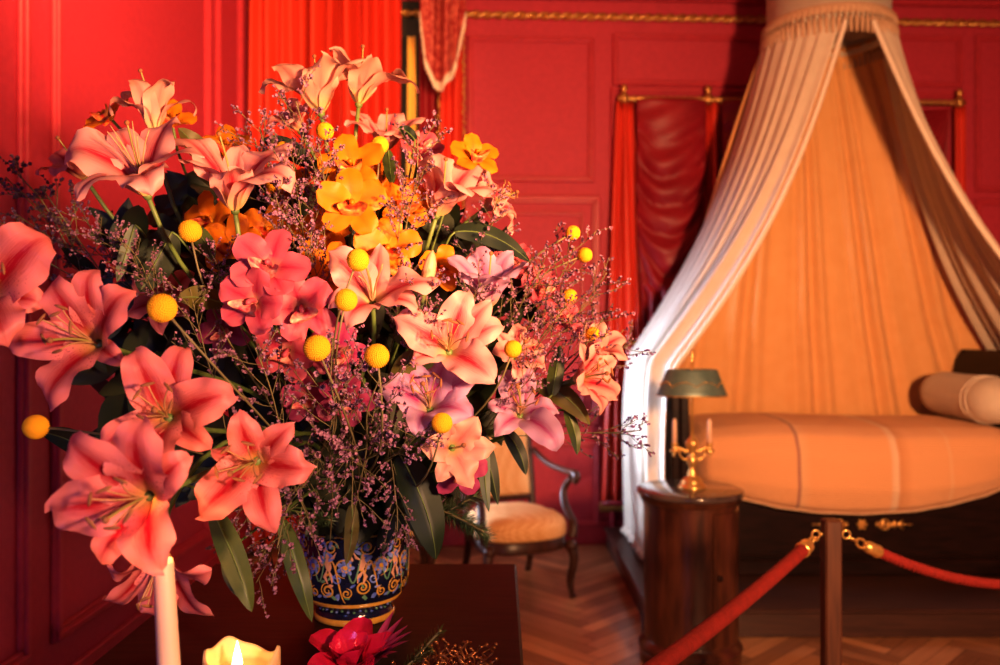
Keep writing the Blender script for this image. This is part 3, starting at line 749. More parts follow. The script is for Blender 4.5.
barrier_rope((p1[0] + .05, PD + .01, ph - .055), (p3[0] - .05, p3[1], .875), .30, .0185, 'twisted red barrier rope drooping away to the far post', True)

# ------------------------------------------------------------------ armchairs
def armchair(label):
    t = thing('armchair', label, 'armchair', (0, 0, 0), 'matching armchairs by the back wall')
    sq = lambda ang, rx, ry: (rx * math.copysign(abs(math.cos(ang)) ** .62, math.cos(ang)), ry * math.copysign(abs(math.sin(ang)) ** .62, math.sin(ang)))
    def ring(rx, ry, z, k, front=.03):
        out = []
        for i in range(k):
            x, y = sq(2 * PI * i / k, rx, ry)
            if y < 0: y -= front * (1 - (x / rx) ** 2)
            else: x *= .9
            out.append(Vector((x, y, z)))
        return out
    def rings(mb, lst, k=48):
        vs = []; 
        for (rx, ry, z) in lst: vs += ring(rx, ry, z, k)
        fs = [(j * k + i, j * k + (i + 1) % k, (j + 1) * k + (i + 1) % k, (j + 1) * k + i) for j in range(len(lst) - 1) for i in range(k)]
        fs += [tuple(range(k))[::-1], tuple((len(lst) - 1) * k + i for i in range(k))]
        mb.add(vs, fs)
    mb = MB(); rings(mb, [(.27, .25, .27), (.285, .265, .28), (.285, .265, .34), (.275, .255, .35)]); sharp(mb.build('seat_rail', 'wood_chair', t), 50)
    mb = MB(); rings(mb, [(.282, .262, .345), (.29, .27, .36), (.292, .272, .41), (.28, .262, .44), (.24, .225, .47), (.16, .15, .49), (.05, .05, .497)]); mb.build('seat', 'seat', t)
    for s in (-1, 1):
        mb = MB(); pts = smooth_path([(s * .255, -.265, .31), (s * .268, -.285, .22), (s * .25, -.27, .10), (s * .255, -.28, .03), (s * .262, -.295, .0)], 6)
        mb.tube(pts, [lerp(.033, .016, min(1, i / 18)) + (.006 if i > 20 else 0) for i in range(len(pts))], 12); mb.ball((s * .255, -.275, .30), .038, 12, 8); mb.build('leg', 'wood_chair', t)
        mb = MB(); pts = smooth_path([(s * .21, .24, .31), (s * .215, .26, .15), (s * .225, .33, .0)], 6); mb.tube(pts, .021, 10); mb.build('leg', 'wood_chair', t)
        # arm: support rises from the front of the rail in an S, arm rest runs back to the stile
        mb = MB(); pts = smooth_path([(s * .27, -.25, .34), (s * .285, -.235, .42), (s * .265, -.16, .52), (s * .275, -.13, .61), (s * .295, -.19, .685)], 6)
        mb.tube(pts, [lerp(.028, .02, i / len(pts)) for i in range(len(pts))], 10)
        pts = smooth_path([(s * .30, -.23, .665), (s * .298, -.255, .69), (s * .296, -.225, .715), (s * .285, -.1, .715), (s * .255, .08, .735), (s * .225, .24, .80)], 6)
        mb.tube(pts, [.02] * 6 + [.024] * 8 + [.019] * (len(pts) - 14), 12); mb.ball((s * .30, -.235, .69), .03, 12, 8, sc=(.8, 1, 1)); mb.build('armrest', 'wood_chair', t)
    yb = lambda z: .235 + (z - .35) * .2
    mb = MB()
    for s in (-1, 1): mb.tube([(s * (.215 + .012 * math.sin(i / 10 * PI)), yb(.32 + .07 * i), .32 + .07 * i) for i in range(11)], .024, 10)
    mb.tube([(lerp(-.22, .22, i / 12), yb(.50), .50 + .0 * i) for i in range(13)], .022, 10)
    mb.tube([(lerp(-.225, .225, i / 12), yb(1.02), 1.01 + .05 * math.sin(PI * i / 12)) for i in range(13)], .026, 10)
    mb.build('back_frame', 'wood_chair', t)
    mb = MB()
    def bk(a, b):
        e = (1 - (2 * a - 1) ** 4) * (1 - (2 * b - 1) ** 4); z = lerp(.515, 1.03, b); return Vector((lerp(-.205, .205, a), yb(z) - .012 - .035 * e, z))
    mb.grid(20, 20, bk); mb.build('backrest', 'seat', t, thick=.02)
    return t
ch = armchair('open armchair with orange upholstery standing to the right of the vase')
ch.location = (.085, 5.16, 0); ch.rotation_euler.z = R(20)
c2 = copy_tree(ch); c2.location = (-.70, 5.30, 0); c2.rotation_euler.z = R(5)
c2['label'] = 'second orange armchair mostly hidden behind the painted vase'

# ------------------------------------------------------------------ flower table
TX0, TX1, TY0, TY1, TZ = -.78, .045, .85, 2.32, .92
t = thing('flower_table', 'polished dark mahogany table carrying the painted vase and candles', 'table', ((TX0 + TX1) / 2, 1.58, 0))
mb = MB(); mb.box(TX0, TY0, TZ - .03, TX1, TY1, TZ, bev=.006); mb.build('tabletop', 'wood_dark', t, smooth=False)
mb = MB(); mb.box(TX0 + .04, TY0 + .04, TZ - .15, TX1 - .04, TY1 - .04, TZ - .03, bev=.004); mb.build('apron', 'wood_dark', t, smooth=False)
for x in (TX0 + .07, TX1 - .07):
    for y in (TY0 + .07, TY1 - .07):
        mb = MB(); mb.lathe([(.016, 0), (.02, .02), (.016, .05), (.026, .5), (.03, .68), (.022, .7), (.034, .72), (.034, .77)], (x, y, 0), 16); mb.build('leg', 'wood_dark', t)

# ------------------------------------------------------------------ painted vase
VD = 1.90; VX = P(354.5, 0, VD).x; VP = Vector((VX, VD, TZ))
def vase():
    t = thing('painted_vase', 'dark blue glazed vase painted with yellow scrolls on the table', 'vase', VP)
    prof = [(.001, .0), (.086, .0), (.088, .004), (.088, .012), (.082, .018), (.079, .03), (.086, .04), (.1, .048), (.113, .062), (.119, .085), (.1205, .12), (.121, .17), (.1225, .205), (.126, .214), (.127, .222), (.122, .228), (.112, .224), (.11, .19)]
    mb = MB(); mb.lathe(prof, VP, 72, caps=False); mb.build('body', 'glaze', t)
    mb = MB()
    def band(r, z, w):
        mb.lathe([(r - .002, z - w), (r + .0015, z - w * .6), (r + .0018, z + w * .6), (r - .002, z + w)], VP, 72, 0, caps=False)
    band(.088, .008, .007); band(.1005, .0475, .0035); band(.1045, .052, .002); band(.1222, .2, .0025); band(.1265, .219, .005)
    def rad(z): return interp(z, [.05, .062, .085, .12, .17, .205], [.101, .113, .119, .1205, .121, .1225])
    def on(a, z, o=.001): r = rad(z) + o; return VP + Vector((math.cos(a) * r, math.sin(a) * r, z))
    def line(pts, w, mi):
        n = len(pts); vs = []
        for i, (s, z) in enumerate(pts):     # s in metres round the girth
            s0, z0 = pts[max(0, i - 1)]; s1, z1 = pts[min(n - 1, i + 1)]; d = math.hypot(s1 - s0, z1 - z0) or 1
            nx, nz = -(z1 - z0) / d, (s1 - s0) / d; ww = w * (1 - .75 * abs(2 * i / (n - 1) - 1) ** 3)
            for k in (-1, 0, 1): vs.append(on((s + nx * ww * k) / .12, z + nz * ww * k, .0012 + (.0008 if k == 0 else 0)))
        fs = [(i * 3 + k, i * 3 + k + 1, i * 3 + k + 4, i * 3 + k + 3) for i in range(n - 1) for k in (0, 1)]
        mb.add(vs, fs, mi)
    def blob(s, z, a, b, rot, mi, o=.0012):
        vs = [on(s / .12, z, o + .001)]; k = 10
        for i in range(k):
            t_ = 2 * PI * i / k; x, y = a * math.cos(t_), b * math.sin(t_); vs.append(on((s + x * math.cos(rot) - y * math.sin(rot)) / .12, z + x * math.sin(rot) + y * math.cos(rot), o))
        mb.add(vs, [(0, 1 + i, 1 + (i + 1) % k) for i in range(k)], mi)
    def spiral(s, z, r, turns, sgn, start, w, mi):
        pts = []; n = int(turns * 18)
        for i in range(n + 1):
            q = i / n; a = start + sgn * q * turns * 2 * PI; rr = r * (1 - q * .88); pts.append((s + rr * math.cos(a), z + rr * math.sin(a)))
        line(pts, w, mi)
    rr = random.Random(12); per = .12 * 2 * PI; nrep = 10; step = per / nrep
    for k in range(nrep):
        s0 = k * step; sg = 1 if k % 2 else -1; m = .5 if k % 2 else 0
        z0 = .083 if k % 2 else .09
        spiral(s0, z0 + .004, .017, 1.9, sg, PI / 2, .0022, 0)
        spiral(s0 + step * .55, .082, .012, 1.6, -sg, PI / 2, .0018, 0); spiral(s0 + step * .8, .186, .010, 1.5, sg, 0, .0016, 1); spiral(s0 + step * .3, .112, .012, 1.4, sg, 1, .0017, 1)
        spiral(s0 + step * .5, .137, .022, 1.5, -sg, -PI / 2, .0021, 0)
        spiral(s0 + step * .12, .178, .017, 1.6, sg, 0, .0018, 0)
        line([(s0 + step * .5 * i / 14, .105 + .045 * math.sin(i / 14 * PI * 1.3 + m)) for i in range(15)], .0019, 0)
        line([(s0 + step * (.5 + .5 * i / 14), .165 - .06 * math.sin(i / 14 * PI * 1.1)) for i in range(15)], .0018, 3)
        # blue acanthus rosette
        bs, bz = s0 + step * .52, .137
        for j in range(7): a = j * 2 * PI / 7; blob(bs + .011 * math.cos(a), bz + .011 * math.sin(a), .0085, .0048, a, 1)
        blob(bs, bz, .005, .005, 0, 0, .002)
        for j in range(6):
            blob(s0 + step * .95 + rr.uniform(-.012, .012), .172 + .022 * rr.uniform(-1, 1), .009, .004, rr.uniform(0, 3), 1)
            blob(s0 + step * rr.uniform(0, 1), .07 + rr.uniform(0, .012), .007, .0032, rr.uniform(0, 3), 1 if j % 2 else 3)
        # putto: head, body, limbs
        fs, fz = s0 + step * .0, .128
        blob(fs, fz + .032, .0055, .006, 0, 2); blob(fs + .002 * sg, fz + .014, .0075, .014, .25 * sg, 2)
        line([(fs, fz + .004), (fs - .006 * sg, fz - .012), (fs + .001, fz - .026)], .0042, 2); line([(fs + .003, fz + .004), (fs + .009 * sg, fz - .010), (fs + .011 * sg, fz - .024)], .0042, 2)
        line([(fs, fz + .022), (fs + .014 * sg, fz + .030), (fs + .02 * sg, fz + .042)], .003, 2); line([(fs, fz + .02), (fs - .013 * sg, fz + .012), (fs - .02 * sg, fz + .02)], .003, 2)
        blob(fs - .011 * sg, fz + .026, .010, .005, -.6 * sg, 1)
        for j in range(9): blob(s0 + step * rr.uniform(0, 1), rr.uniform(.085, .195), rr.uniform(.004, .008), .0026, rr.uniform(0, 3), (1, 1, 0, 3)[j % 4])
        for j in range(5): blob(s0 + step * rr.uniform(.1, .95), rr.uniform(.09, .19), .006, .003, rr.uniform(0, 3), 3 if j % 3 else 2)
    # small scroll frieze on the dark foot band
    mb2 = []
    for k in range(40):
        a = 2 * PI * k / 40
        mb.ball(VP + Vector((math.cos(a) * .0815, math.sin(a) * .0815, .031 + .002 * math.sin(k * 2))), .0035, 6, 4, mi=3 if k % 2 else 1, sc=(1, 1, .7))
    mb.build('painted_ornament', ['gl_yel', 'gl_blue', 'gl_flesh', 'gl_green'], t)
vase()

# ------------------------------------------------------------------ candles
def pillar():
    d = 1.30; c = P(241, 0, d); c.z = TZ
    t = thing('pillar_candle', 'thick lit ivory candle with melted uneven rim on the table', 'candle', c)
    top = P(0, 660, d).z - TZ; r = .058
    def rim(a):   # two high lips: on the left with a double peak, and one at the right
        def pk(x, w): q = (a - x + PI) % (2 * PI) - PI; return math.exp(-(q / w) ** 2)
        return .020 * pk(R(192), .42) + .024 * pk(R(128), .38) + .018 * pk(R(0), .38) + .004 * math.sin(a * 5) - .008 * pk(R(-75), .6)
    def fn(a, b):
        an = 2 * PI * a
        rr = interp(b, [0, .05, .5, .62, .70, .78, 1], [r * .97, r, r, r * .985, r * .9, r * .8, .003]); z = interp(b, [0, .05, .5, .62, .70, .78, 1], [0, .004, top * .6, top, top + .002, top - .014, top - .022])
        w = sstep(.45, .62, b) * (1 - sstep(.7, .8, b)); z += rim(an) * w
        rr *= 1 + .03 * math.sin(an * 3 + 1) * w
        return c + Vector((rr * math.cos(an), rr * math.sin(an), z))
    mb = MB(); mb.grid(60, 46, fn, closed=True); mb.build('wax_body', 'wax', t)
    mb = MB(); b = c + Vector((-.004, -.012, top - .022)); mb.tube([b, b + Vector((.001, 0, .012)), b + Vector((.003, 0, .02))], .0016, 6); mb.build('wick', 'wick', t)
    mb = MB(); mb.lathe([(.001, 0), (.006, .006), (.008, .014), (.006, .026), (.003, .038), (.0005, .048)], b + Vector((.002, 0, .008)), 14); mb.build('flame', 'flame', t)
    return b + Vector((.002, -.0, .034))
FL1 = pillar()
def taper():
    d = 1.03; top = P(164.5, 557, d); base = P(179, 665, d); x, y = base.x, base.y; lean = R(-3.1)
    t = thing('taper_candle', 'tall thin pale candle standing below the drooping front lily', 'candle', (x, y, TZ))
    mb = MB(); mb.lathe([(.05, 0), (.05, .008), (.03, .014), (.012, .03), (.01, .06), (.02, .075), (.021, .10), (.017, .102)], (x, y, TZ), 24); mb.build('candle_holder', 'brass', t)
    h = top.z - TZ
    mb = MB(); mb.lathe([(.0156, .085), (.0147, .14), (.0121, h - .008), (.0105, h - .002), (.004, h)], (x, y, TZ), 24); mb.build('wax_body', 'candle', t)
    mb = MB(); mb.tube([(x, y, TZ + h - .002), (x + .001, y, TZ + h + .012)], .0015, 6); mb.build('wick', 'wick', t)
    mb = MB(); mb.lathe([(.001, 0), (.005, .006), (.0065, .014), (.005, .026), (.002, .038), (.0005, .044)], (x, y, TZ + h + .006), 12); mb.build('flame', 'flame', t)
    t.rotation_euler.y = lean
    return Vector((x + math.sin(lean) * (h + .03), y, TZ + h + .03))
FL2 = taper()

# ------------------------------------------------------------------ flowers
MOUTH = VP + Vector((0, 0, .20)); HEART = VP + Vector((.0, -.02, .33))
def basis(dr, roll=0):
    Z = Vector(dr).normalized(); X = Vector((1, 0, 0)); X = X - Z * X.dot(Z)
    if X.length < .2: X = Vector((0, 0, 1)) - Z * Z.z
    X.normalize(); Y = Z.cross(X)
    c, s = math.cos(R(roll)), math.sin(R(roll))
    return X * c + Y * s, Y * c - X * s, Z
def petal(mb, O, fr, az, L, Wd, th0, th1, p=1.1, cup0=.55, cup1=-.25, ruf=.05, ph=0, twist=0, r0=.003, nt=18, ns=8, shape=(.72, .76), rib=.13, tipcurl=0):
    X, Y, Z = fr; a = R(az); rad = X * math.cos(a) + Y * math.sin(a); B = Z.cross(rad)
    prof = [((t / nt + .05) ** shape[0]) * ((1.0 - t / nt) ** shape[1]) for t in range(nt + 1)]; mx = max(prof)
    r, z = r0, 0.0; rows = []
    for t in range(nt + 1):
        q = t / nt
        th = R(th0 + (th1 - th0) * q ** p + tipcurl * max(0, q - .7) / .3)
        if t: r += math.sin(th) * L / nt; z += math.cos(th) * L / nt
        T = rad * math.sin(th) + Z * math.cos(th); Nn = Z * math.sin(th) - rad * math.cos(th)
        tw = twist * q; Bq = B * math.cos(tw) + Nn * math.sin(tw); Nq = Nn * math.cos(tw) - B * math.sin(tw)
        w = Wd * prof[t] / mx; cup = lerp(cup0, cup1, q ** .8)
        row = []
        for s in range(ns + 1):
            x = 2 * s / ns - 1
            h = cup * w * x * x - rib * w * math.exp(-(x / .22) ** 2) + ruf * Wd * math.sin(2 * PI * (2.3 * q) + ph + (1.3 if x > 0 else 0)) * abs(x) ** 2.5 * min(1, q * 2.5)
            row.append(O + rad * r + Z * z + Bq * (w * x) + Nq * h)
        rows.append(row)
    mb.grid(ns, nt, lambda i, j: rows[round(j * nt)][round(i * ns)])
    return mb
def stem(O, Z, t, r0=.0035, m='stem', name='stem', end=None):
    e = (end or MOUTH) + Vector((rnd.uniform(-.05, .05), rnd.uniform(-.05, .05), -.06))
    L = (O - e).length; mb = MB()
    mb.tube(bez(O, O - Z * L * .35, e + Vector((0, 0, L * .45)), e, 14), r0, 7)
    return mb.build(name, m, t)
TEPALS = []
def lily(u, v, d, dr, L, label, m='lily_pink', az=None, th=(14, 112), roll=0, ln=None, Wf=.29, stam=True, seed=0, thv=None, pist=True, anth=True, rest=None, tip=0):
    r = random.Random(seed * 31 + int(u)); O = P(u, v, d); fr = basis(dr, roll); X, Y, Z = fr
    t = thing('lily', label, 'lily', O, 'lilies of the bouquet')
    az = az or [90 + 60 * k + r.uniform(-7, 7) for k in range(6)]
    for k, a in enumerate(az):
        inner = k % 2 == 0
        l = L * 1.05 * (ln[k] if ln else r.uniform(.93, 1.06)); t1 = (thv[k] if thv else th[1] + r.uniform(-14, 14))
        mb = MB(); petal(mb, O, fr, a, l, l * (Wf if inner else Wf * .82), th[0], t1, 1.15, .5, -.32, .24 if inner else .15, r.uniform(0, 6), r.uniform(-.45, .45), tipcurl=tip + r.uniform(10, 65), r0=.004 if inner else .007)
        mb.build('petal', m, t)
    mb = MB(); mb.ball(O - Z * .003, .008, 10, 6); mb.build('receptacle', 'stem', t)
    if pist:
        b = X * r.uniform(-.4, .4) + Y * r.uniform(-.5, .2); Lp = L * r.uniform(.78, .9)
        pts = bez(O, O + Z * Lp * .4, O + Z * Lp * .7 + b * Lp * .15, O + Z * Lp + b * Lp * .35, 10)
        mb = MB(); mb.tube(pts, .0017, 7); mb.ball(pts[-1], .0042, 9, 6, mi=1); mb.build('pistil', ['pistil', 'anther'], t)
    if stam:
        for k in range(6):
            a = R(az[k] + 30); q = X * math.cos(a) + Y * math.sin(a); sp = r.uniform(.22, .36); l = L * r.uniform(.68, .8)
            pts = bez(O, O + Z * l * .4 + q * l * .03, O + Z * l * .7 + q * l * .12, O + Z * l + q * l * sp, 8)
            mb = MB(); mb.tube(pts, .0010, 6); s = mb.build('stamen', 'filament', t)
            if anth:
                dq = (Z.cross(q) + Z * .3 * r.uniform(-1, 1)).normalized(); mb = MB(); e = pts[-1]
                mb.tube([e - dq * .009, e - dq * .005, e, e + dq * .005, e + dq * .009], [.0009, .002, .0023, .002, .0009], 7); mb.build('anther', 'anther', s)
    stem(O - Z * .005, Z, t, .0042)
    return t
# --- the lilies, from the top of the bouquet down
lily(155, 131, 1.62, (-.05, -.15, 1), .125, 'pale lily standing highest at the left, opening upward with long pistil', 'lily_pale', az=[200, 262, 325, 25, 90, 150], th=(3, 105), thv=[128, 55, 60, 132, 70, 80], Wf=.21, stam=False, seed=1, tip=45)
lily(147, 194, 1.40, (-.08, -.55, .84), .148, 'broad pale lily with pink stripes just below the topmost left lily', 'lily_rose', az=[176, 236, 300, 350, 60, 122], th=(12, 108), thv=[104, 128, 124, 108, 74, 70], ln=[1.15, .95, .9, 1.0, .95, .9], seed=2, anth=False)
lily(235, 209, 1.46, (.05, -.42, .9), .15, 'pale cup shaped lily with red stripes right of the broad pale lily', 'lily_rose', az=[158, 215, 285, 338, 30, 90], th=(8, 100), thv=[80, 60, 74, 118, 80, 60], ln=[1.15, .85, .85, 1.1, 1.0, .8], Wf=.27, seed=3, anth=False, stam=False)
lily(-12, 300, 1.18, (.35, -.8, .35), .125, 'pink lily cut off by the left picture edge with one arching petal', 'lily_deep', az=[48, 118, 180, 240, 300, 350], th=(18, 110), thv=[80, 80, 110, 110, 95, 100], ln=[1.2, .9, 1, 1, 1, .8], seed=4, tip=50)
lily(99, 344, 1.20, (-.14, -.95, .22), .126, 'large open pink lily at the left edge beside a yellow ball flower', 'lily_deep', az=[119, 82, 42, 184, 249, 330], th=(28, 92), thv=[82, 86, 92, 96, 98, 100], ln=[.95, .95, .95, 1.0, 1.0, .6], seed=5, tip=30, Wf=.25)
lily(169, 418, 1.16, (.10, -.9, .28), .12, 'pink lily tucked directly above the front lily over the tall candle', 'lily_deep', az=[116, 78, 14, 215, 270, 325], th=(28, 92), thv=[80, 98, 88, 95, 95, 95], ln=[.95, .95, 1.0, .9, .9, .8], seed=6, tip=40, Wf=.26)
lily(150, 496, 1.03, (-.06, -.98, .05), .118, 'front lily whose lower petal droops over the tall thin candle', 'lily_deep', az=[84, 40, 297, 240, 187, 134], th=(28, 90), thv=[86, 100, 74, 98, 96, 88], ln=[1.0, .8, .92, .85, 1.0, 1.1], seed=7, tip=15, Wf=.29)
lily(257, 461, 1.18, (.04, -.98, .08), .112, 'open pink lily right of the front lily above two hanging leaves', 'lily_deep', az=[103, 43, 355, 290, 227, 165], th=(28, 92), thv=[84, 88, 90, 98, 90, 100], ln=[.75, .8, .95, 1.0, 1.05, .55], seed=8, tip=15, Wf=.27)
lily(160, 548, 1.22, (.12, -.55, -.75), .11, 'shaded lily hanging downward behind the tall thin candle', 'lily_deep', az=[20, 75, 140, 200, 255, 310], th=(20, 100), thv=[88, 80, 85, 80, 60, 62], ln=[1, .8, .8, 1, 1.05, 1.15], seed=9, Wf=.25)
lily(321, 112, 1.70, (-.12, -.32, .95), .135, 'pale trumpet lily left of the two topmost lilies before the red curtain', 'lily_pale', az=[185, 235, 295, 350, 55, 120], th=(22, 76), thv=[96, 50, 56, 64, 66, 74], seed=10, Wf=.26, stam=False)
lily(359, 103, 1.74, (.16, -.22, .95), .13, 'pale trumpet lily right of the two topmost lilies with curling petal', 'lily_pale', az=[160, 225, 290, 350, 40, 100], th=(14, 90), thv=[50, 50, 64, 124, 98, 60], ln=[1, .9, .9, 1.15, 1.1, .95], seed=11, Wf=.27, stam=False)
lily(437, 214, 1.62, (.30, -.42, .85), .138, 'pink trumpet lily at the right shoulder before the panelled back wall', 'lily_rose', az=[110, 180, 240, 300, 0, 55], th=(12, 80), thv=[50, 48, 56, 70, 84, 70], seed=12, Wf=.28, stam=False)
lily(486, 208, 1.70, (.8, -.35, .5), .085, 'small curled pink lily peeping out behind the right shoulder lily', 'lily_rose', th=(18, 120), seed=13, Wf=.3)
lily(373, 304, 1.42, (.06, -.74, .70), .115, 'pink lily in the middle opening up beside two yellow ball flowers', 'lily_rose', az=[142, 85, 2, 335, 245, 205], th=(26, 98), thv=[84, 74, 100, 112, 118, 112], ln=[1, .85, 1.1, .9, .85, .75], seed=14, anth=False)
lily(449, 352, 1.44, (.06, -.88, .38), .112, 'wide open pink lily right of centre with a long lower petal', 'lily_rose', az=[72, 46, 317, 205, 157, 20], th=(26, 92), thv=[78, 84, 98, 105, 94, 90], ln=[1.0, 1.0, 1.05, .7, 1.05, 1.0], seed=15)
lily(489, 305, 1.58, (-.02, -.45, .9), .115, 'upright pink lily tinged violet by daylight right of the slim closed peach bud', 'lily_cool', az=[110, 170, 230, 290, 350, 50], th=(10, 72), thv=[48, 56, 60, 66, 62, 55], seed=16, stam=False)
lily(430, 410, 1.46, (-.02, -.72, .65), .095, 'pink lily tinted lavender by daylight behind the lowest right yellow ball flower', 'lily_cool', az=[66, 130, 168, 260, 330, 20], th=(22, 95), thv=[76, 84, 96, 100, 104, 88], seed=17, Wf=.34)
lily(452, 448, 1.45, (.25, -.7, .1), .075, 'pale drooping lily bloom below the lavender lily', 'lily_pale', az=[60, 110, 180, 240, 290, 0], th=(22, 80), thv=[70, 75, 90, 100, 110, 95], seed=27, stam=False, Wf=.33)
lily(520, 416, 1.60, (.05, -.75, .5), .11, 'pink lily tinted lilac by daylight low at the right with a curled hanging petal', 'lily_cool', az=[118, 78, 355, 304, 230, 180], th=(22, 95), thv=[78, 76, 100, 100, 105, 90], ln=[.9, .85, .8, 1.3, .8, .7], seed=18, Wf=.25, tip=25)
lily(575, 380, 1.62, (.68, -.55, .25), .095, 'pale pink lily farthest right, its petals pointing at the canopy', 'lily_rose', az=[90, 40, 340, 290, 220, 150], th=(16, 95), thv=[66, 72, 92, 100, 90, 80], seed=19, Wf=.28)
lily(590, 358, 1.68, (.35, -.45, .75), .085, 'half open pink lily standing behind the farthest right lily', 'lily_rose', th=(14, 75), seed=29, Wf=.28, stam=False)
lily(512, 358, 1.62, (.45, -.7, .55), .075, 'small pink lily between the two right hand yellow ball flowers', 'lily_rose', th=(24, 95), seed=20, Wf=.28, anth=False)
lily(85, 178, 1.72, (-.3, -.5, .8), .10, 'shaded pink lily half hidden behind the broad pale lily', 'lily_deep', th=(18, 95), seed=21, stam=False)
lily(385, 150, 1.80, (.15, -.5, .85), .11, 'blurred pink lily half hidden below the topmost lilies', 'lily_rose', th=(20, 80), seed=22, stam=False)
lily(300, 130, 1.84, (-.4, -.5, .8), .085, 'small pink lily half hidden left of the topmost lilies', 'lily_rose', th=(18, 85), seed=23, stam=False)
lily(175, 300, 1.62, (-.3, -.85, .2), .09, 'shaded pink lily deep inside the bouquet behind the yellow ball flower', 'lily_deep', th=(20, 95), seed=24, stam=False)
# a closed bud
t = thing('lily_bud', 'slim closed peach lily bud standing upright between the middle lily and a dark leaf', 'lily bud', P(425, 292, 1.48), None)
fr = basis((.2, -.15, 1)); mb = MB()
mb.tube([t.location + fr[2] * q for q in (0, .008, .02, .036, .052, .064, .074)], [.003, .007, .0105, .0125, .011, .007, .001], 12); mb.build('bud', 'bud', t); stem(t.location.copy(), fr[2], t)

def orchid(u, v, d, dr, L, label, m, lip, roll=0, seed=0, grp='orchids of the bouquet'):
    r = random.Random(seed * 17 + int(u)); O = P(u, v, d); fr = basis(dr, roll + r.uniform(-15, 15)); X, Y, Z = fr
    t = thing('orchid', label, 'orchid', O, grp)
    for k, a in enumerate((90, 18, 162, 232, 308)):
        pet = k in (1, 2)
        mb = MB(); petal(mb, O, fr, a + r.uniform(-9, 9), L * r.uniform(.92, 1.08), L * (.42 if pet else .36), 48 + r.uniform(-10, 14), 92 + r.uniform(-22, 18), 1.0, .35, -.08 - r.random() * .3, .09, r.uniform(0, 6), r.uniform(-.25, .25), r0=.004, nt=12, ns=8, shape=(.55, .38), rib=.03, tipcurl=r.uniform(-30, 25))
        mb.build('petal', m, t)
    l = L * .62; mb = MB()
    def lf(a, b):
        x = (2 * a - 1); w = l * (.30 + .34 * math.sin(PI * min(1, b * 1.15)) ** .8) * (1 if b < .9 else .9)
        lift = .55 * l * (x * x) * (1 - sstep(.4, .8, b)) + .07 * l * math.sin(b * 19 + x * 4) * abs(x) * sstep(.5, .8, b)
        y = -l * (.95 * b); zz = l * (.55 * math.sin(b * 2.2)) - l * .5 * sstep(.65, 1, b)
        return O + X * (x * w) + Y * (y * .7) + Z * (zz + lift + .004)
    mb.grid(8, 10, lf); mb.build('lip', lip, t)
    mb = MB(); mb.tube(bez(O, O + Z * l * .3 + Y * l * .15, O + Z * l * .6 + Y * l * .05, O + Z * l * .75 - Y * l * .12, 8), [l * k for k in (.10, .11, .11, .11, .11, .12, .13, .12, .06)], 8); mb.build('column', m, t)
    stem(O, Z, t, .003)
    return t
YO = [(352, 168, 1.52, (.0, -.85, .35), .060, 'orange yellow orchid under the small yellow ball flower nearest the curtain'),
      (352, 205, 1.47, (.15, -.85, .1), .064, 'orange yellow orchid with red lip in the upper middle of the bouquet'),
      (388, 248, 1.50, (.1, -.95, .0), .060, 'orange yellow orchid right above the lily in the middle'),
      (236, 248, 1.56, (-.1, -.9, .2), .060, 'golden orchid below the pale cup shaped lily'),
      (212, 222, 1.60, (-.3, -.8, .3), .054, 'golden orchid tucked between the two pale left lilies'),
      (112, 120, 1.74, (-.45, -.6, .65), .055, 'golden orchid behind the base of the topmost left lily'),
      (172, 122, 1.76, (.2, -.7, .6), .050, 'small golden orchid right behind the topmost left lily'),
      (226, 150, 1.72, (.1, -.7, .6), .055, 'golden orchid peeking over the pale cup shaped lily'),
      (474, 158, 1.66, (.3, -.7, .5), .052, 'bright yellow orchid highest at the right shoulder of the bouquet'),
      (325, 232, 1.60, (-.1, -.95, .1), .058, 'shaded orange orchid left of the upper middle orchid'),
      (335, 272, 1.54, (.0, -.9, -.1), .056, 'orange orchid right above the pair of yellow ball flowers'),
      (270, 232, 1.60, (.1, -.9, .2), .056, 'orange orchid above the pink orchid cluster'),
      (405, 205, 1.62, (.3, -.85, .2), .055, 'shaded orange orchid left of the right shoulder lily'),
      (440, 268, 1.62, (.3, -.9, .0), .048, 'small orange orchid behind the peach lily bud'),
      (372, 180, 1.66, (.4, -.8, .3), .055, 'orange orchid half hidden behind the upper middle orchids'),
      (292, 190, 1.68, (-.2, -.8, .4), .05, 'dull orange orchid among twigs left of the upper middle orchids')]
for i, (u, v, d, dr, L, lb) in enumerate(YO): orchid(u, v, d, dr, L, lb, 'orch_y', 'orch_lip', seed=i + 1)
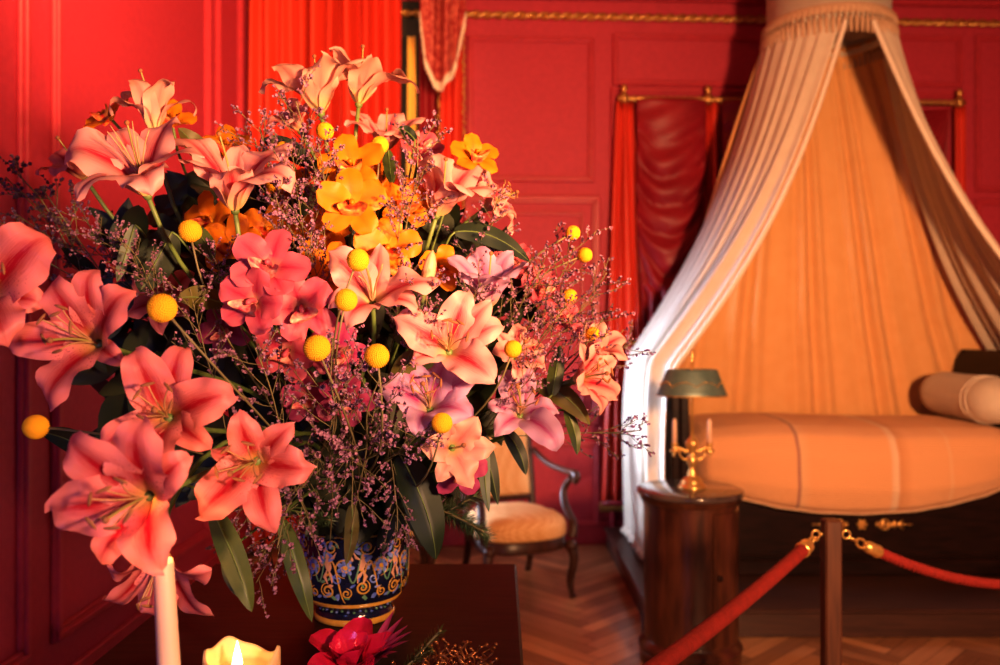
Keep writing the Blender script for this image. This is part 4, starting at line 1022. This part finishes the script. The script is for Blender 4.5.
PO = [(270, 268, 1.38, (.1, -.9, .35), .064, 'pink orchid topmost in the pink cluster at the bouquet heart', 'orch_p'),
      (256, 302, 1.37, (-.2, -.95, .0), .062, 'pink orchid lowest left in the pink cluster', 'orch_p'),
      (302, 308, 1.40, (.2, -.95, -.1), .060, 'pink orchid right in the pink cluster beside a yellow ball flower', 'orch_p'),
      (288, 350, 1.44, (.0, -.95, -.3), .056, 'pink orchid hanging behind the lower of the middle yellow ball flowers', 'orch_p'),
      (338, 352, 1.48, (.2, -.9, .0), .054, 'dark pink orchid between the two lower middle yellow ball flowers', 'orch_m'),
      (345, 398, 1.48, (.1, -.95, -.2), .052, 'magenta orchid in shade among the misty purple twigs', 'orch_m'),
      (308, 398, 1.50, (-.1, -.95, -.1), .050, 'magenta orchid in shade right above the hanging leaves', 'orch_m'),
      (460, 470, 1.50, (.3, -.9, -.3), .050, 'violet pink orchid hanging below the pale drooping lily', 'orch_m'),
      (420, 150, 1.76, (.2, -.8, .5), .050, 'pink orchid behind the right shoulder of the bouquet', 'orch_p'),
      (538, 290, 1.72, (.5, -.8, .3), .048, 'red pink orchid among twigs at the right side of the bouquet', 'orch_p'),
      (560, 318, 1.74, (.5, -.8, .2), .044, 'small red orchid among twigs left of the farthest right lilies', 'orch_p'),
      (225, 330, 1.60, (-.1, -.95, .0), .05, 'shaded pink orchid between the left yellow ball flower and pink cluster', 'orch_m'),
      (512, 262, 1.74, (.5, -.75, .4), .048, 'pale pink orchid above the violet tinged lily', 'orch_p')]
for i, (u, v, d, dr, L, lb, m) in enumerate(PO): orchid(u, v, d, dr, L, lb, m, 'orch_lip_p', seed=40 + i, roll=rnd.uniform(-40, 40))

# yellow ball flowers: one head mesh, copied
def ball_head():
    mb = MB(); n = 420; pts = []
    for i in range(n):
        z = 1 - 2 * (i + .5) / n; a = i * PI * (3 - math.sqrt(5)); s = math.sqrt(1 - z * z); pts.append(Vector((s * math.cos(a), s * math.sin(a), z)))
    mb.ball((0, 0, 0), .95, 20, 14)
    for p in pts:
        q = p.to_track_quat('Z', 'Y').to_matrix(); r = .085
        ring = [p * .93 + q @ Vector((math.cos(k * PI / 2.5) * r, math.sin(k * PI / 2.5) * r, 0)) for k in range(5)] + [p * 1.02 + q @ Vector((math.cos(k * PI / 2.5 + .3) * r * .5, math.sin(k * PI / 2.5 + .3) * r * .5, 0)) for k in range(5)]
        mb.add(ring, [(k, (k + 1) % 5, 5 + (k + 1) % 5, 5 + k) for k in range(5)] + [(5, 6, 7, 8, 9)])
    return mb
head0 = None
BB = [(190, 231, 11, 1.38, 'below the broad pale lily', (.1, .2, -1)), (162, 308, 14, 1.13, 'large, right of the open pink left lily', (.6, .3, -.8)),
      (36, 427, 12, 1.22, 'shaded, at the left edge below the open pink lily', (1, .1, -.1)), (317, 348, 13, 1.25, 'large, lower left of the four in the middle', (.4, .2, -1)),
      (377, 356, 12, 1.26, 'lower right of the four in the middle', (.1, .2, -1)), (346, 300, 11, 1.28, 'left of the middle lily, second down of the middle four', (-.3, .3, -1)),
      (358, 260, 11, 1.30, 'topmost of the four in the middle above the pink lily', (-.5, .3, -1)), (325, 131, 8.5, 1.52, 'right under the topmost pair of lilies', (0, .3, -1)),
      (380, 145, 8.5, 1.54, 'small, right below the topmost right lily', (-.1, .2, -1)), (283, 150, 8.5, 1.62, 'dull orange, left of the topmost lilies', (.1, .3, -1)),
      (275, 183, 8.5, 1.60, 'half hidden right behind the pale cup shaped lily', (0, .3, -1)), (442, 423, 10, 1.36, 'in front of the lavender lily', (-.2, .3, -1)),
      (513, 349, 8.5, 1.50, 'right of the wide open pink lily', (-.3, .3, -1)), (573, 233, 7.2, 1.66, 'highest of those sticking out at the right side', (-1, .1, -.5)),
      (585, 255, 7.2, 1.68, 'second of those sticking out at the right side', (-1, .1, -.35)), (570, 296, 7, 1.68, 'among twigs below the two sticking out right', (-.6, .2, -1)),
      (593, 334, 7, 1.66, 'farthest right above the pale pink lily', (-.6, .2, -1)), (494, 325, 7, 1.56, 'half hidden above the wide open lily on the right', (-.3, .3, -1))]
for u, v, rp, d, lb, sd in BB:
    O = P(u, v, d); rr = rp * d / F * 1.03
    t = thing('ball_flower', 'round yellow ball flower, ' + lb, 'ball flower', O, 'yellow ball flowers of the bouquet')
    if head0 is None: h = head0 = ball_head().build('flower_head', 'button', t, world=False)
    else: h = head0.copy(); COL.objects.link(h); h.parent = t
    h.scale = (rr, rr, rr * .97); h.rotation_euler = (rnd.uniform(0, 3), rnd.uniform(0, 3), 0)
    sdv = Vector(sd).normalized(); e = HEART + Vector((rnd.uniform(-.05, .05), .02, -.1)); L = (O - e).length; mb = MB()
    mb.tube(bez(O + sdv * rr * .8, O + sdv * L * .3, lerp(O, e, .65) + Vector((0, .05, .02)), e, 14), .0018, 6); mb.build('stem', 'stem_olive', t)

# leaves
def leaf(A, Bp, w, m, label, bend=(0, 0, 0), face=.9, twist=0, shape=(.5, .7), nm='leaf', cat='leaf'):
    A, Bp = P(*A), P(*Bp); mid = lerp(A, Bp, .5) + Vector(bend); pts = [A * (1 - q) ** 2 + mid * 2 * q * (1 - q) + Bp * q * q for q in [i / 20 for i in range(21)]]
    t = thing(nm, label, cat, A); prof = [((i / 20 + .03) ** shape[0]) * ((1.0001 - i / 20) ** shape[1]) for i in range(21)]; mx = max(prof)
    mb = MB()
    def fn(a, b):
        i = round(b * 20); T = (pts[min(i + 1, 20)] - pts[max(i - 1, 0)]).normalized(); vw = Vector((pts[i].x, pts[i].y, pts[i].z - EYE)).normalized()
        S = T.cross(vw).normalized(); Nn = S.cross(T); tw = twist * (b - .5) + (1 - face) * 1.4; S2 = S * math.cos(tw) + Nn * math.sin(tw); N2 = Nn * math.cos(tw) - S * math.sin(tw)
        x = 2 * a - 1; ww = w * prof[i] / mx
        return pts[i] + S2 * x * ww + N2 * (.28 * ww * abs(x) + .04 * ww * math.sin(b * 14 + x))
    mb.grid(8, 20, fn); mb.build('blade', m, t)
    mb = MB(); mb.tube([p + Vector((0, -.0006, 0)) for p in pts], [.0016 * (1 - .7 * i / 20) for i in range(21)], 5)
    e = HEART + Vector((rnd.uniform(-.06, .06), rnd.uniform(-.03, .05), rnd.uniform(-.12, 0)))
    mb.tube(bez(A, A + (A - Bp) * .15, lerp(A, e, .6), e, 10), .0022, 5); mb.build('midrib', 'stem', t)
    return t
leaf((212, 508, 1.26), (252, 612, 1.22), .019, 'leaf_mid', 'long drooping pale green leaf below the front lilies', (.02, -.02, -.01), twist=.5)
leaf((226, 555, 1.27), (243, 600, 1.25), .008, 'leaf_mid', 'narrow pale leaf hanging left of the long drooping leaf', (-.015, 0, 0))
leaf((283, 520, 1.36), (312, 622, 1.34), .017, 'leaf_mid', 'long pointed green leaf hanging over the left rim of the vase', (.005, -.02, .01), twist=-.4)
leaf((172, 232, 1.50), (140, 292, 1.46), .034, 'leaf', 'broad dark green leaf beside the highest left yellow ball flower', (.0, 0, 0))
leaf((135, 225, 1.50), (117, 282, 1.48), .012, 'leaf_grey', 'narrow grey green leaf left of the broad dark leaf')
leaf((185, 225, 1.50), (212, 262, 1.48), .016, 'leaf_mid', 'green leaf under the pale cup shaped lily', (.02, 0, .01))
leaf((222, 303, 1.42), (178, 298, 1.36), .020, 'leaf_olive', 'olive yellow leaf between left ball flower and pink orchids', (0, 0, .01))
leaf((400, 455, 1.52), (436, 560, 1.50), .034, 'leaf', 'large dark green leaf hanging right of the vase rim', (.03, -.03, .0), twist=.5)
leaf((352, 505, 1.62), (346, 565, 1.60), .014, 'leaf_olive', 'small dry yellowish leaf hanging over the vase front', (.01, 0, 0))
leaf((470, 420, 1.60), (498, 505, 1.60), .018, 'leaf', 'dark leaf hanging in front of the armchair back', (.01, 0, .02))
leaf((505, 430, 1.62), (526, 475, 1.62), .015, 'leaf', 'short dark leaf hanging before the right of the chair back', (.01, 0, .01))
leaf((486, 440, 1.56), (489, 512, 1.56), .011, 'leaf_grey', 'grey green narrow leaf hanging before the chair seat', (-.01, 0, 0))
leaf((476, 455, 1.56), (472, 500, 1.56), .010, 'leaf_grey', 'small grey leaf hanging below the violet pink orchid', (-.006, 0, 0))
leaf((428, 520, 1.54), (432, 552, 1.54), .010, 'leaf_mid', 'small pale leaf tip beside the large dark hanging leaf', (.004, 0, 0))
leaf((536, 385, 1.64), (590, 425, 1.62), .022, 'leaf_olive', 'striped yellow green leaf at the lower right of the bouquet', (.01, 0, .03), twist=.5)
leaf((552, 395, 1.62), (560, 345, 1.62), .016, 'leaf_mid', 'upright green leaf left of the farthest right lily', (.0, 0, .0))
leaf((566, 410, 1.64), (577, 455, 1.64), .012, 'leaf_mid', 'small green leaf tip hanging at the right edge of the bouquet', (.012, 0, 0))
leaf((455, 232, 1.62), (530, 262, 1.62), .020, 'leaf', 'dark leaf reaching right above the violet tinged lily', (0, 0, .04))
leaf((400, 395, 1.46), (412, 350, 1.44), .022, 'leaf_olive', 'olive leaf standing left of the wide open pink lily', (-.01, 0, 0))
leaf((445, 205, 1.66), (400, 222, 1.66), .018, 'leaf', 'dark leaf under the right shoulder lily', (0, 0, .02))
leaf((310, 165, 1.70), (262, 140, 1.68), .020, 'leaf', 'dark leaf curling left below the topmost lilies', (0, 0, .02))
leaf((388, 150, 1.62), (392, 185, 1.60), .012, 'leaf_mid', 'green leaf under the small upper right ball flower', (0, 0, 0))
leaf((415, 140, 1.72), (398, 128, 1.72), .012, 'leaf', 'small dark leaf near the golden curtain strip', (0, 0, .01))
leaf((205, 160, 1.64), (178, 128, 1.62), .020, 'leaf_olive', 'olive leaf between the topmost left lily and cup shaped lily', (.01, 0, 0))
leaf((250, 270, 1.52), (214, 268, 1.46), .012, 'leaf', 'dark leaf left of the pink orchid cluster', (0, 0, .012))
leaf((105, 465, 1.30), (40, 432, 1.26), .018, 'leaf', 'dark leaf beside the shaded ball flower at the left edge', (0, 0, .02))

# misty purple sprays: four prototypes, copied
def spray_proto(seed, nb, spread_, m):
    r = random.Random(seed); tw = MB(); bl = MB()
    tw.tube(smooth_path([(0, 0, -.22), (.006, .004, -.1), (0, 0, 0), (r.uniform(-.01, .01), r.uniform(-.01, .01), .08), (0, 0, .15)], 5), .0013, 5)
    def blossom(p, d):
        q = d.to_track_quat('Z', 'Y').to_matrix(); R_ = r.uniform(.0024, .0040); h = R_ * 1.5; k = 5; a0 = r.uniform(0, 6)
        vs = [p] + [p + q @ Vector((math.cos(a0 + i * 2 * PI / k) * R_, math.sin(a0 + i * 2 * PI / k) * R_, h * r.uniform(.7, 1.1))) for i in range(k)]
        bl.add(vs, [(0, 1 + i, 1 + (i + 1) % k) for i in range(k)])
    for i in range(nb):
        z0 = lerp(-.06, .15, i / nb); a = i * 2.4 + r.uniform(-.4, .4); el = r.uniform(.35, .95); L = r.uniform(.05, .11) * spread_ * (1 - .35 * i / nb)
        d = Vector((math.cos(a) * math.sin(el * 1.2), math.sin(a) * math.sin(el * 1.2), math.cos(el * 1.2)))
        p0 = Vector((0, 0, z0)); p1 = p0 + d * L * .5; p2 = p0 + d * L + Vector((0, 0, L * .15))
        pts = smooth_path([p0, p1, p2], 4); tw.tube(pts, .0008, 4)
        for j in range(5):
            s = pts[min(len(pts) - 1, 3 + j)]; d2 = (d + Vector((r.uniform(-1, 1), r.uniform(-1, 1), r.uniform(-.3, .9))) * .9).normalized(); l2 = r.uniform(.012, .032)
            e = s + d2 * l2; tw.tube([s, lerp(s, e, .5) + Vector((0, 0, .001)), e], .0006, 3)
            for k in range(r.randint(3, 6)):
                q = r.uniform(.35, 1.05); dd = (d2 + Vector((r.uniform(-1, 1), r.uniform(-1, 1), r.uniform(-.4, 1)))).normalized(); blossom(s + d2 * l2 * q, dd)
    return tw, bl
def spray_tree(seed, nb, spread_, m):
    t = thing('misty_spray', 'x', 'flower spray', (0, 0, 0), 'misty purple sprays of the bouquet'); tw, bl = spray_proto(seed, nb, spread_, m)
    tw.build('twig', 'stem_olive', t); b = bl.build('blossoms', m, t); b['kind'] = 'stuff'; return t
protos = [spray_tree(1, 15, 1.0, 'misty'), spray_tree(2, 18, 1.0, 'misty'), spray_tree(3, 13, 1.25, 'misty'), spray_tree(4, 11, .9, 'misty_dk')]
used = [False] * 4
SP = [(302, 150, 1.62, 0, 1.0, 'left of the topmost lilies against the red curtain', None), (268, 170, 1.60, 1, .9, 'left of the dull orange ball flower', None),
      (412, 185, 1.54, 0, .95, 'left of the right shoulder lily', None), (300, 215, 1.46, 1, 1.0, 'right of the pale cup shaped lily', None),
      (322, 185, 1.46, 2, .8, 'in front of the uppermost orange orchids', None), (400, 225, 1.48, 0, .7, 'between orange orchids and right shoulder lily', None),
      (282, 228, 1.44, 0, .7, 'over the orange orchids above the pink cluster', None), (420, 318, 1.42, 0, .7, 'between the middle lily and the wide open lily', None),
      (330, 425, 1.36, 1, 1.1, 'right of the open pink lily under the middle ball flowers', (.1, -.5, .6)), (372, 420, 1.38, 0, 1.0, 'below the lower right of the middle ball flowers', (.2, -.5, .7)),
      (270, 395, 1.32, 2, .9, 'above the open pink lily beside the pink cluster', (-.2, -.4, 1)), (300, 500, 1.38, 1, 1.0, 'falling right of the open pink lily towards the vase', (-.2, -.6, -.6)),
      (405, 445, 1.42, 2, .8, 'left of the lavender lily over the dark hollow', (.3, -.6, .3)), (352, 470, 1.44, 2, .9, 'falling over the front of the vase rim', (.1, -.6, -.5)),
      (395, 505, 1.48, 2, .7, 'dangling in front of the painted vase right side', (.1, -.4, -1)), (270, 545, 1.40, 0, .7, 'hanging between the two long drooping leaves', (-.3, -.4, -1)),
      (345, 375, 1.44, 0, .7, 'behind the two lower middle ball flowers', None), (470, 312, 1.50, 0, .7, 'between the wide open lily and violet tinged lily', None),
      (525, 300, 1.64, 1, .9, 'right of the violet tinged lily', None), (552, 285, 1.68, 0, 1.0, 'below the two ball flowers sticking out right', None),
      (583, 305, 1.70, 2, .9, 'sticking up beside the farthest right ball flowers', None), (545, 335, 1.60, 1, .8, 'over the small pink lily on the right', None),
      (607, 360, 1.72, 2, .75, 'sticking out beyond the farthest right lily', (.9, -.2, .6)), (602, 432, 1.72, 2, .85, 'sparse one reaching right in front of the white canopy', (1, -.1, .05)),
      (520, 385, 1.56, 0, .7, 'above the lilac pink lily', None), (455, 488, 1.60, 2, .45, 'hanging beside the large dark leaf', (.3, -.3, -.8)),
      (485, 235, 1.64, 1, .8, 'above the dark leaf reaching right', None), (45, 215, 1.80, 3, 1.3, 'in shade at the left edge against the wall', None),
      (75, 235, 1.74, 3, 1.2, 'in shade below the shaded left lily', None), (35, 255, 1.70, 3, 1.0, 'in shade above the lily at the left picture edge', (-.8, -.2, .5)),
      (105, 250, 1.62, 1, .8, 'left of the broad dark leaf', None), (225, 285, 1.46, 0, .7, 'left of the pink orchid cluster', None),
      (200, 330, 1.40, 2, .8, 'right of the large left ball flower', (-.1, -.4, 1)), (250, 500, 1.34, 1, .7, 'under the open pink lily right of the front lily', (-.2, -.5, -.7)),
      (140, 270, 1.44, 1, .7, 'below the broad dark leaf at the left', None), (430, 340, 1.5, 0, .7, 'behind the wide open pink lily', None),
      (580, 345, 1.62, 0, .8, 'around the half open lily at the right', None), (262, 172, 1.72, 0, .7, 'reaching up behind the pale cup shaped lily', None),
      (400, 300, 1.52, 1, .7, 'behind the lily in the middle', None), (315, 260, 1.44, 0, .6, 'beside the topmost of the middle ball flowers', None)]
for u, v, d, k, s, lb, dr in SP:
    if not used[k]: o = protos[k]; used[k] = True
    else: o = copy_tree(protos[k])
    p = P(u, v, d); g = Vector(dr).normalized() if dr else ((p - HEART).normalized() + Vector((0, -.15, .55))).normalized()
    q = g.to_track_quat('Z', 'Y').to_matrix().to_4x4() @ Matrix.Rotation(rnd.uniform(0, 6), 4, 'Z')
    o.location = p - g * .06 * s; o.rotation_euler = q.to_euler(); o.scale = (s, s, s); o['label'] = 'misty purple flower spray ' + lb

# fir twigs
def fir(A, Bp, label, n=420, ln=.018, bend=(0, 0, 0), side=(), m='needle'):
    A, Bp = P(*A), P(*Bp); t = thing('fir_twig', label, 'fir twig', A, None); r = random.Random(int(A.x * 999) + 5)
    paths = [bez(A, lerp(A, Bp, .33) + Vector(bend), lerp(A, Bp, .66) + Vector(bend), Bp, 20)]
    for (q, off) in side: s = paths[0][int(q * 20)]; paths.append(bez(s, s + Vector(off) * .4, s + Vector(off) * .8, s + Vector(off), 20))
    mb = MB(); nd = MB()
    for pts in paths:
        mb.tube(pts, .0022, 6)
        for i in range(n // len(paths)):
            q = r.uniform(0.05, 1) * 19.99; k = int(q); p = lerp(pts[k], pts[k + 1], q - k); T = (pts[k + 1] - pts[k]).normalized()
            x = Vector((r.gauss(0, 1), r.gauss(0, 1), r.gauss(0, 1))); x = (x - T * x.dot(T)).normalized(); d = (x * .85 + T * .55).normalized(); l = ln * r.uniform(.7, 1.15)
            sd = d.cross(T).normalized() * .0009; nd.add([p - sd, p + sd, p + d * l + sd * .4, p + d * l - sd * .4, p + d * l * .5 + T.cross(sd).normalized() * .0006], [(0, 1, 2, 3), (0, 4, 3), (1, 2, 4)])
    mb.build('twig', 'stem_olive', t); nd.build('needles', m, t); return t
fir((405, 500, 1.60), (484, 532, 1.48), 'dark fir twig reaching right from the vase rim to the chair', 900, .024, (0, 0, .01), ((.4, (.06, -.02, -.03)), (.55, (.05, 0, .03)), (.7, (.05, 0, -.035))))
fir((395, 512, 1.72), (445, 505, 1.66), 'short fir twig lying over the right vase rim', 320, .02, (0, 0, .01))
fir((300, 525, 1.66), (330, 520, 1.60), 'short fir twig lying over the left vase rim', 240, .018, (0, 0, .01))

# shaded foliage filling the inside of the bouquet
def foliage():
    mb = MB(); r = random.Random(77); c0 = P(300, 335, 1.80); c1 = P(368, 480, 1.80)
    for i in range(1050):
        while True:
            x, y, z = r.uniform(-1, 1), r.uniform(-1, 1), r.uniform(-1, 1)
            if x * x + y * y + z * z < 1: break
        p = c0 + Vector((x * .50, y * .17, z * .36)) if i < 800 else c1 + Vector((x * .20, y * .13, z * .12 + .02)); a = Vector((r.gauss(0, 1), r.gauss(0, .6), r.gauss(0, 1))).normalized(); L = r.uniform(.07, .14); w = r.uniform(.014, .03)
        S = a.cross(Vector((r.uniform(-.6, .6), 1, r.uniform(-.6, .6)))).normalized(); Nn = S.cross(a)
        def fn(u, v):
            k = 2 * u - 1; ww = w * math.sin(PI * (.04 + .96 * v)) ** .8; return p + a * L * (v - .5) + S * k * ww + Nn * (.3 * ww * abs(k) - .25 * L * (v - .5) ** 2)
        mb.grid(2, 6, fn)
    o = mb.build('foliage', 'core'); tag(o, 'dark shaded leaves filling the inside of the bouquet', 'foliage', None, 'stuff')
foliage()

# ------------------------------------------------------------------ small festive arrangement at the bottom edge
def red_flower():
    O = P(352, 668, 1.42); t = thing('artificial_flower', 'glossy red artificial flower in front of the vase foot', 'artificial flower', O); r = random.Random(6)
    fr = basis((-.05, -.3, 1))
    for k in range(9):
        mb = MB(); inner = k < 4; a = k * 90 + 35 if inner else (k - 4) * 72 + 10
        petal(mb, O, fr, a, .062 if inner else .085, .027 if inner else .028, 18 if inner else 42, 30 if inner else 74, 1, .8, .25, .06, r.uniform(0, 6), 0, r0=.008, shape=(.5, .5), nt=12); mb.build('petal', 'red_foil', t)
    for k in range(7):
        mb = MB(); petal(mb, O + Vector((.03, 0, .0)), fr, -55 + k * 19, .085 + .02 * r.random(), .010, 30, 62, 1, .6, .1, .0, 0, 0, shape=(.4, .9), nt=10, ns=4); mb.build('pointed_petal', 'purple_foil', t)
    mb = MB(); b = Vector((O.x, O.y, TZ)); mb.tube([b, lerp(b, O, .5), O], .006, 8); mb.build('stem', 'stem', t)
red_flower()
fir((398, 676, 1.38), (441, 630, 1.38), 'pale green fir twig beside the glossy red flower', 330, .014, (0, 0, 0), ((.3, (.03, 0, .02)),), 'leaf_mid')
def tinsel(u, v, d, label, seed, w):
    r = random.Random(seed); O = P(u, v, d); t = thing('tinsel_sprig', label, 'tinsel', O); mb = MB(); g = MB()
    for i in range(26):
        p = O + Vector((r.uniform(-w, w), r.uniform(-.03, .03), -.02)); pts = [p]
        for k in range(7): pts.append(pts[-1] + Vector((r.uniform(-.014, .014), r.uniform(-.008, .008), r.uniform(.0, .013))))
        mb.tube(smooth_path(pts, 3), .0016, 5)
        g.ball(pts[-1], .0035, 7, 5); g.ball(pts[3], .003, 7, 5)
    b = Vector((O.x, O.y, TZ)); mb.tube([b, lerp(b, O, .5) + Vector((.005, 0, 0)), O + Vector((0, 0, .01))], .003, 6)
    mb.build('wire', 'tinsel', t); g.build('beads', 'tinsel', t)
tinsel(466, 668, 1.46, 'curly copper tinsel sprig at the bottom right of the table', 3, .05)
tinsel(428, 676, 1.44, 'small copper tinsel sprig between fir twig and red flower', 4, .03)

# ------------------------------------------------------------------ light
def area(name, loc, to, size, power, col, sy=None, spread_=None):
    l = bpy.data.lights.new(name, 'AREA'); l.energy = power; l.color = col; l.size = size
    if sy: l.shape = 'RECTANGLE'; l.size_y = sy
    if spread_: l.spread = R(spread_)
    o = bpy.data.objects.new(name, l); COL.objects.link(o); o.location = loc
    o.rotation_euler = (Vector(to) - Vector(loc)).to_track_quat('-Z', 'Y').to_euler(); return o
def point(name, loc, power, col, size):
    l = bpy.data.lights.new(name, 'POINT'); l.energy = power; l.color = col; l.shadow_soft_size = size
    o = bpy.data.objects.new(name, l); COL.objects.link(o); o.location = loc; return o
area('warm_room_lamp', (1.6, -.5, 1.95), (1.9, 4.8, 1.9), .3, 104, (1, .52, .25), None, 96)
def spot(name, loc, to, power, col, size, blend, rad):
    l = bpy.data.lights.new(name, 'SPOT'); l.energy = power; l.color = col; l.spot_size = R(size); l.spot_blend = blend; l.shadow_soft_size = rad
    o = bpy.data.objects.new(name, l); COL.objects.link(o); o.location = loc; o.rotation_euler = (Vector(to) - Vector(loc)).to_track_quat('-Z', 'Y').to_euler()
spot('warm_spot_lamp', (1.2, -.3, 1.72), (-1.3, 4, 3.45), 900, (1, .50, .22), 68, .9, .10)
spot('warm_lily_fill', (.55, .2, 1.62), (-.45, 1.15, 1.45), 125, (1, .56, .34), 66, .7, .06)  # added, unseen warm fill aimed at the lower left lilies
spot('warm_wall_lamp', (-.3, 1.5, 3.5), (-1.75, 4.6, 3.3), 760, (1, .52, .22), 62, 1, .1)
point('warm_top_fill', (-.4, 3.6, 3.7), 3, (1, .46, .16), .25)  # added warm fill above the frame, brightening the left side
area('window_daylight', (-1.7, 5.4, 1.15), (.9, 5.25, .95), .7, 36, (.60, .75, 1), 1.0, 50)
area('cool_fill', (-1.1, -1.6, 1.3), (-1.6, 3.4, .9), 1.0, 5, (.36, .36, 1), None, 80)  # added cool violet fill behind the camera for the lower left wall
point('pillar_flame_light', FL1, .20, (1, .55, .2), .012)
point('taper_flame_light', FL2, 1.0, (1, .55, .2), .012)
w = bpy.data.worlds.new('room_fill'); sc.world = w; w.use_nodes = True
w.node_tree.nodes['Background'].inputs[0].default_value = (.34, .26, .9, 1); w.node_tree.nodes['Background'].inputs[1].default_value = .075

# ------------------------------------------------------------------ camera
cam = bpy.data.cameras.new('camera'); co = bpy.data.objects.new('camera', cam); COL.objects.link(co); sc.camera = co
co.location = (0, 0, EYE); co.rotation_euler = (R(90), 0, 0)
cam.sensor_width = 36; cam.lens = F * 36 / 1000; cam.clip_start = .05
cam.dof.use_dof = True; cam.dof.focus_distance = 1.42; cam.dof.aperture_fstop = 3.2
sc.view_settings.view_transform = 'Standard'; sc.view_settings.look = 'None'; sc.view_settings.gamma = .86; sc.view_settings.exposure = .10
sc.cycles.use_denoising = True
sc.cycles.max_bounces = 8; sc.cycles.diffuse_bounces = 2
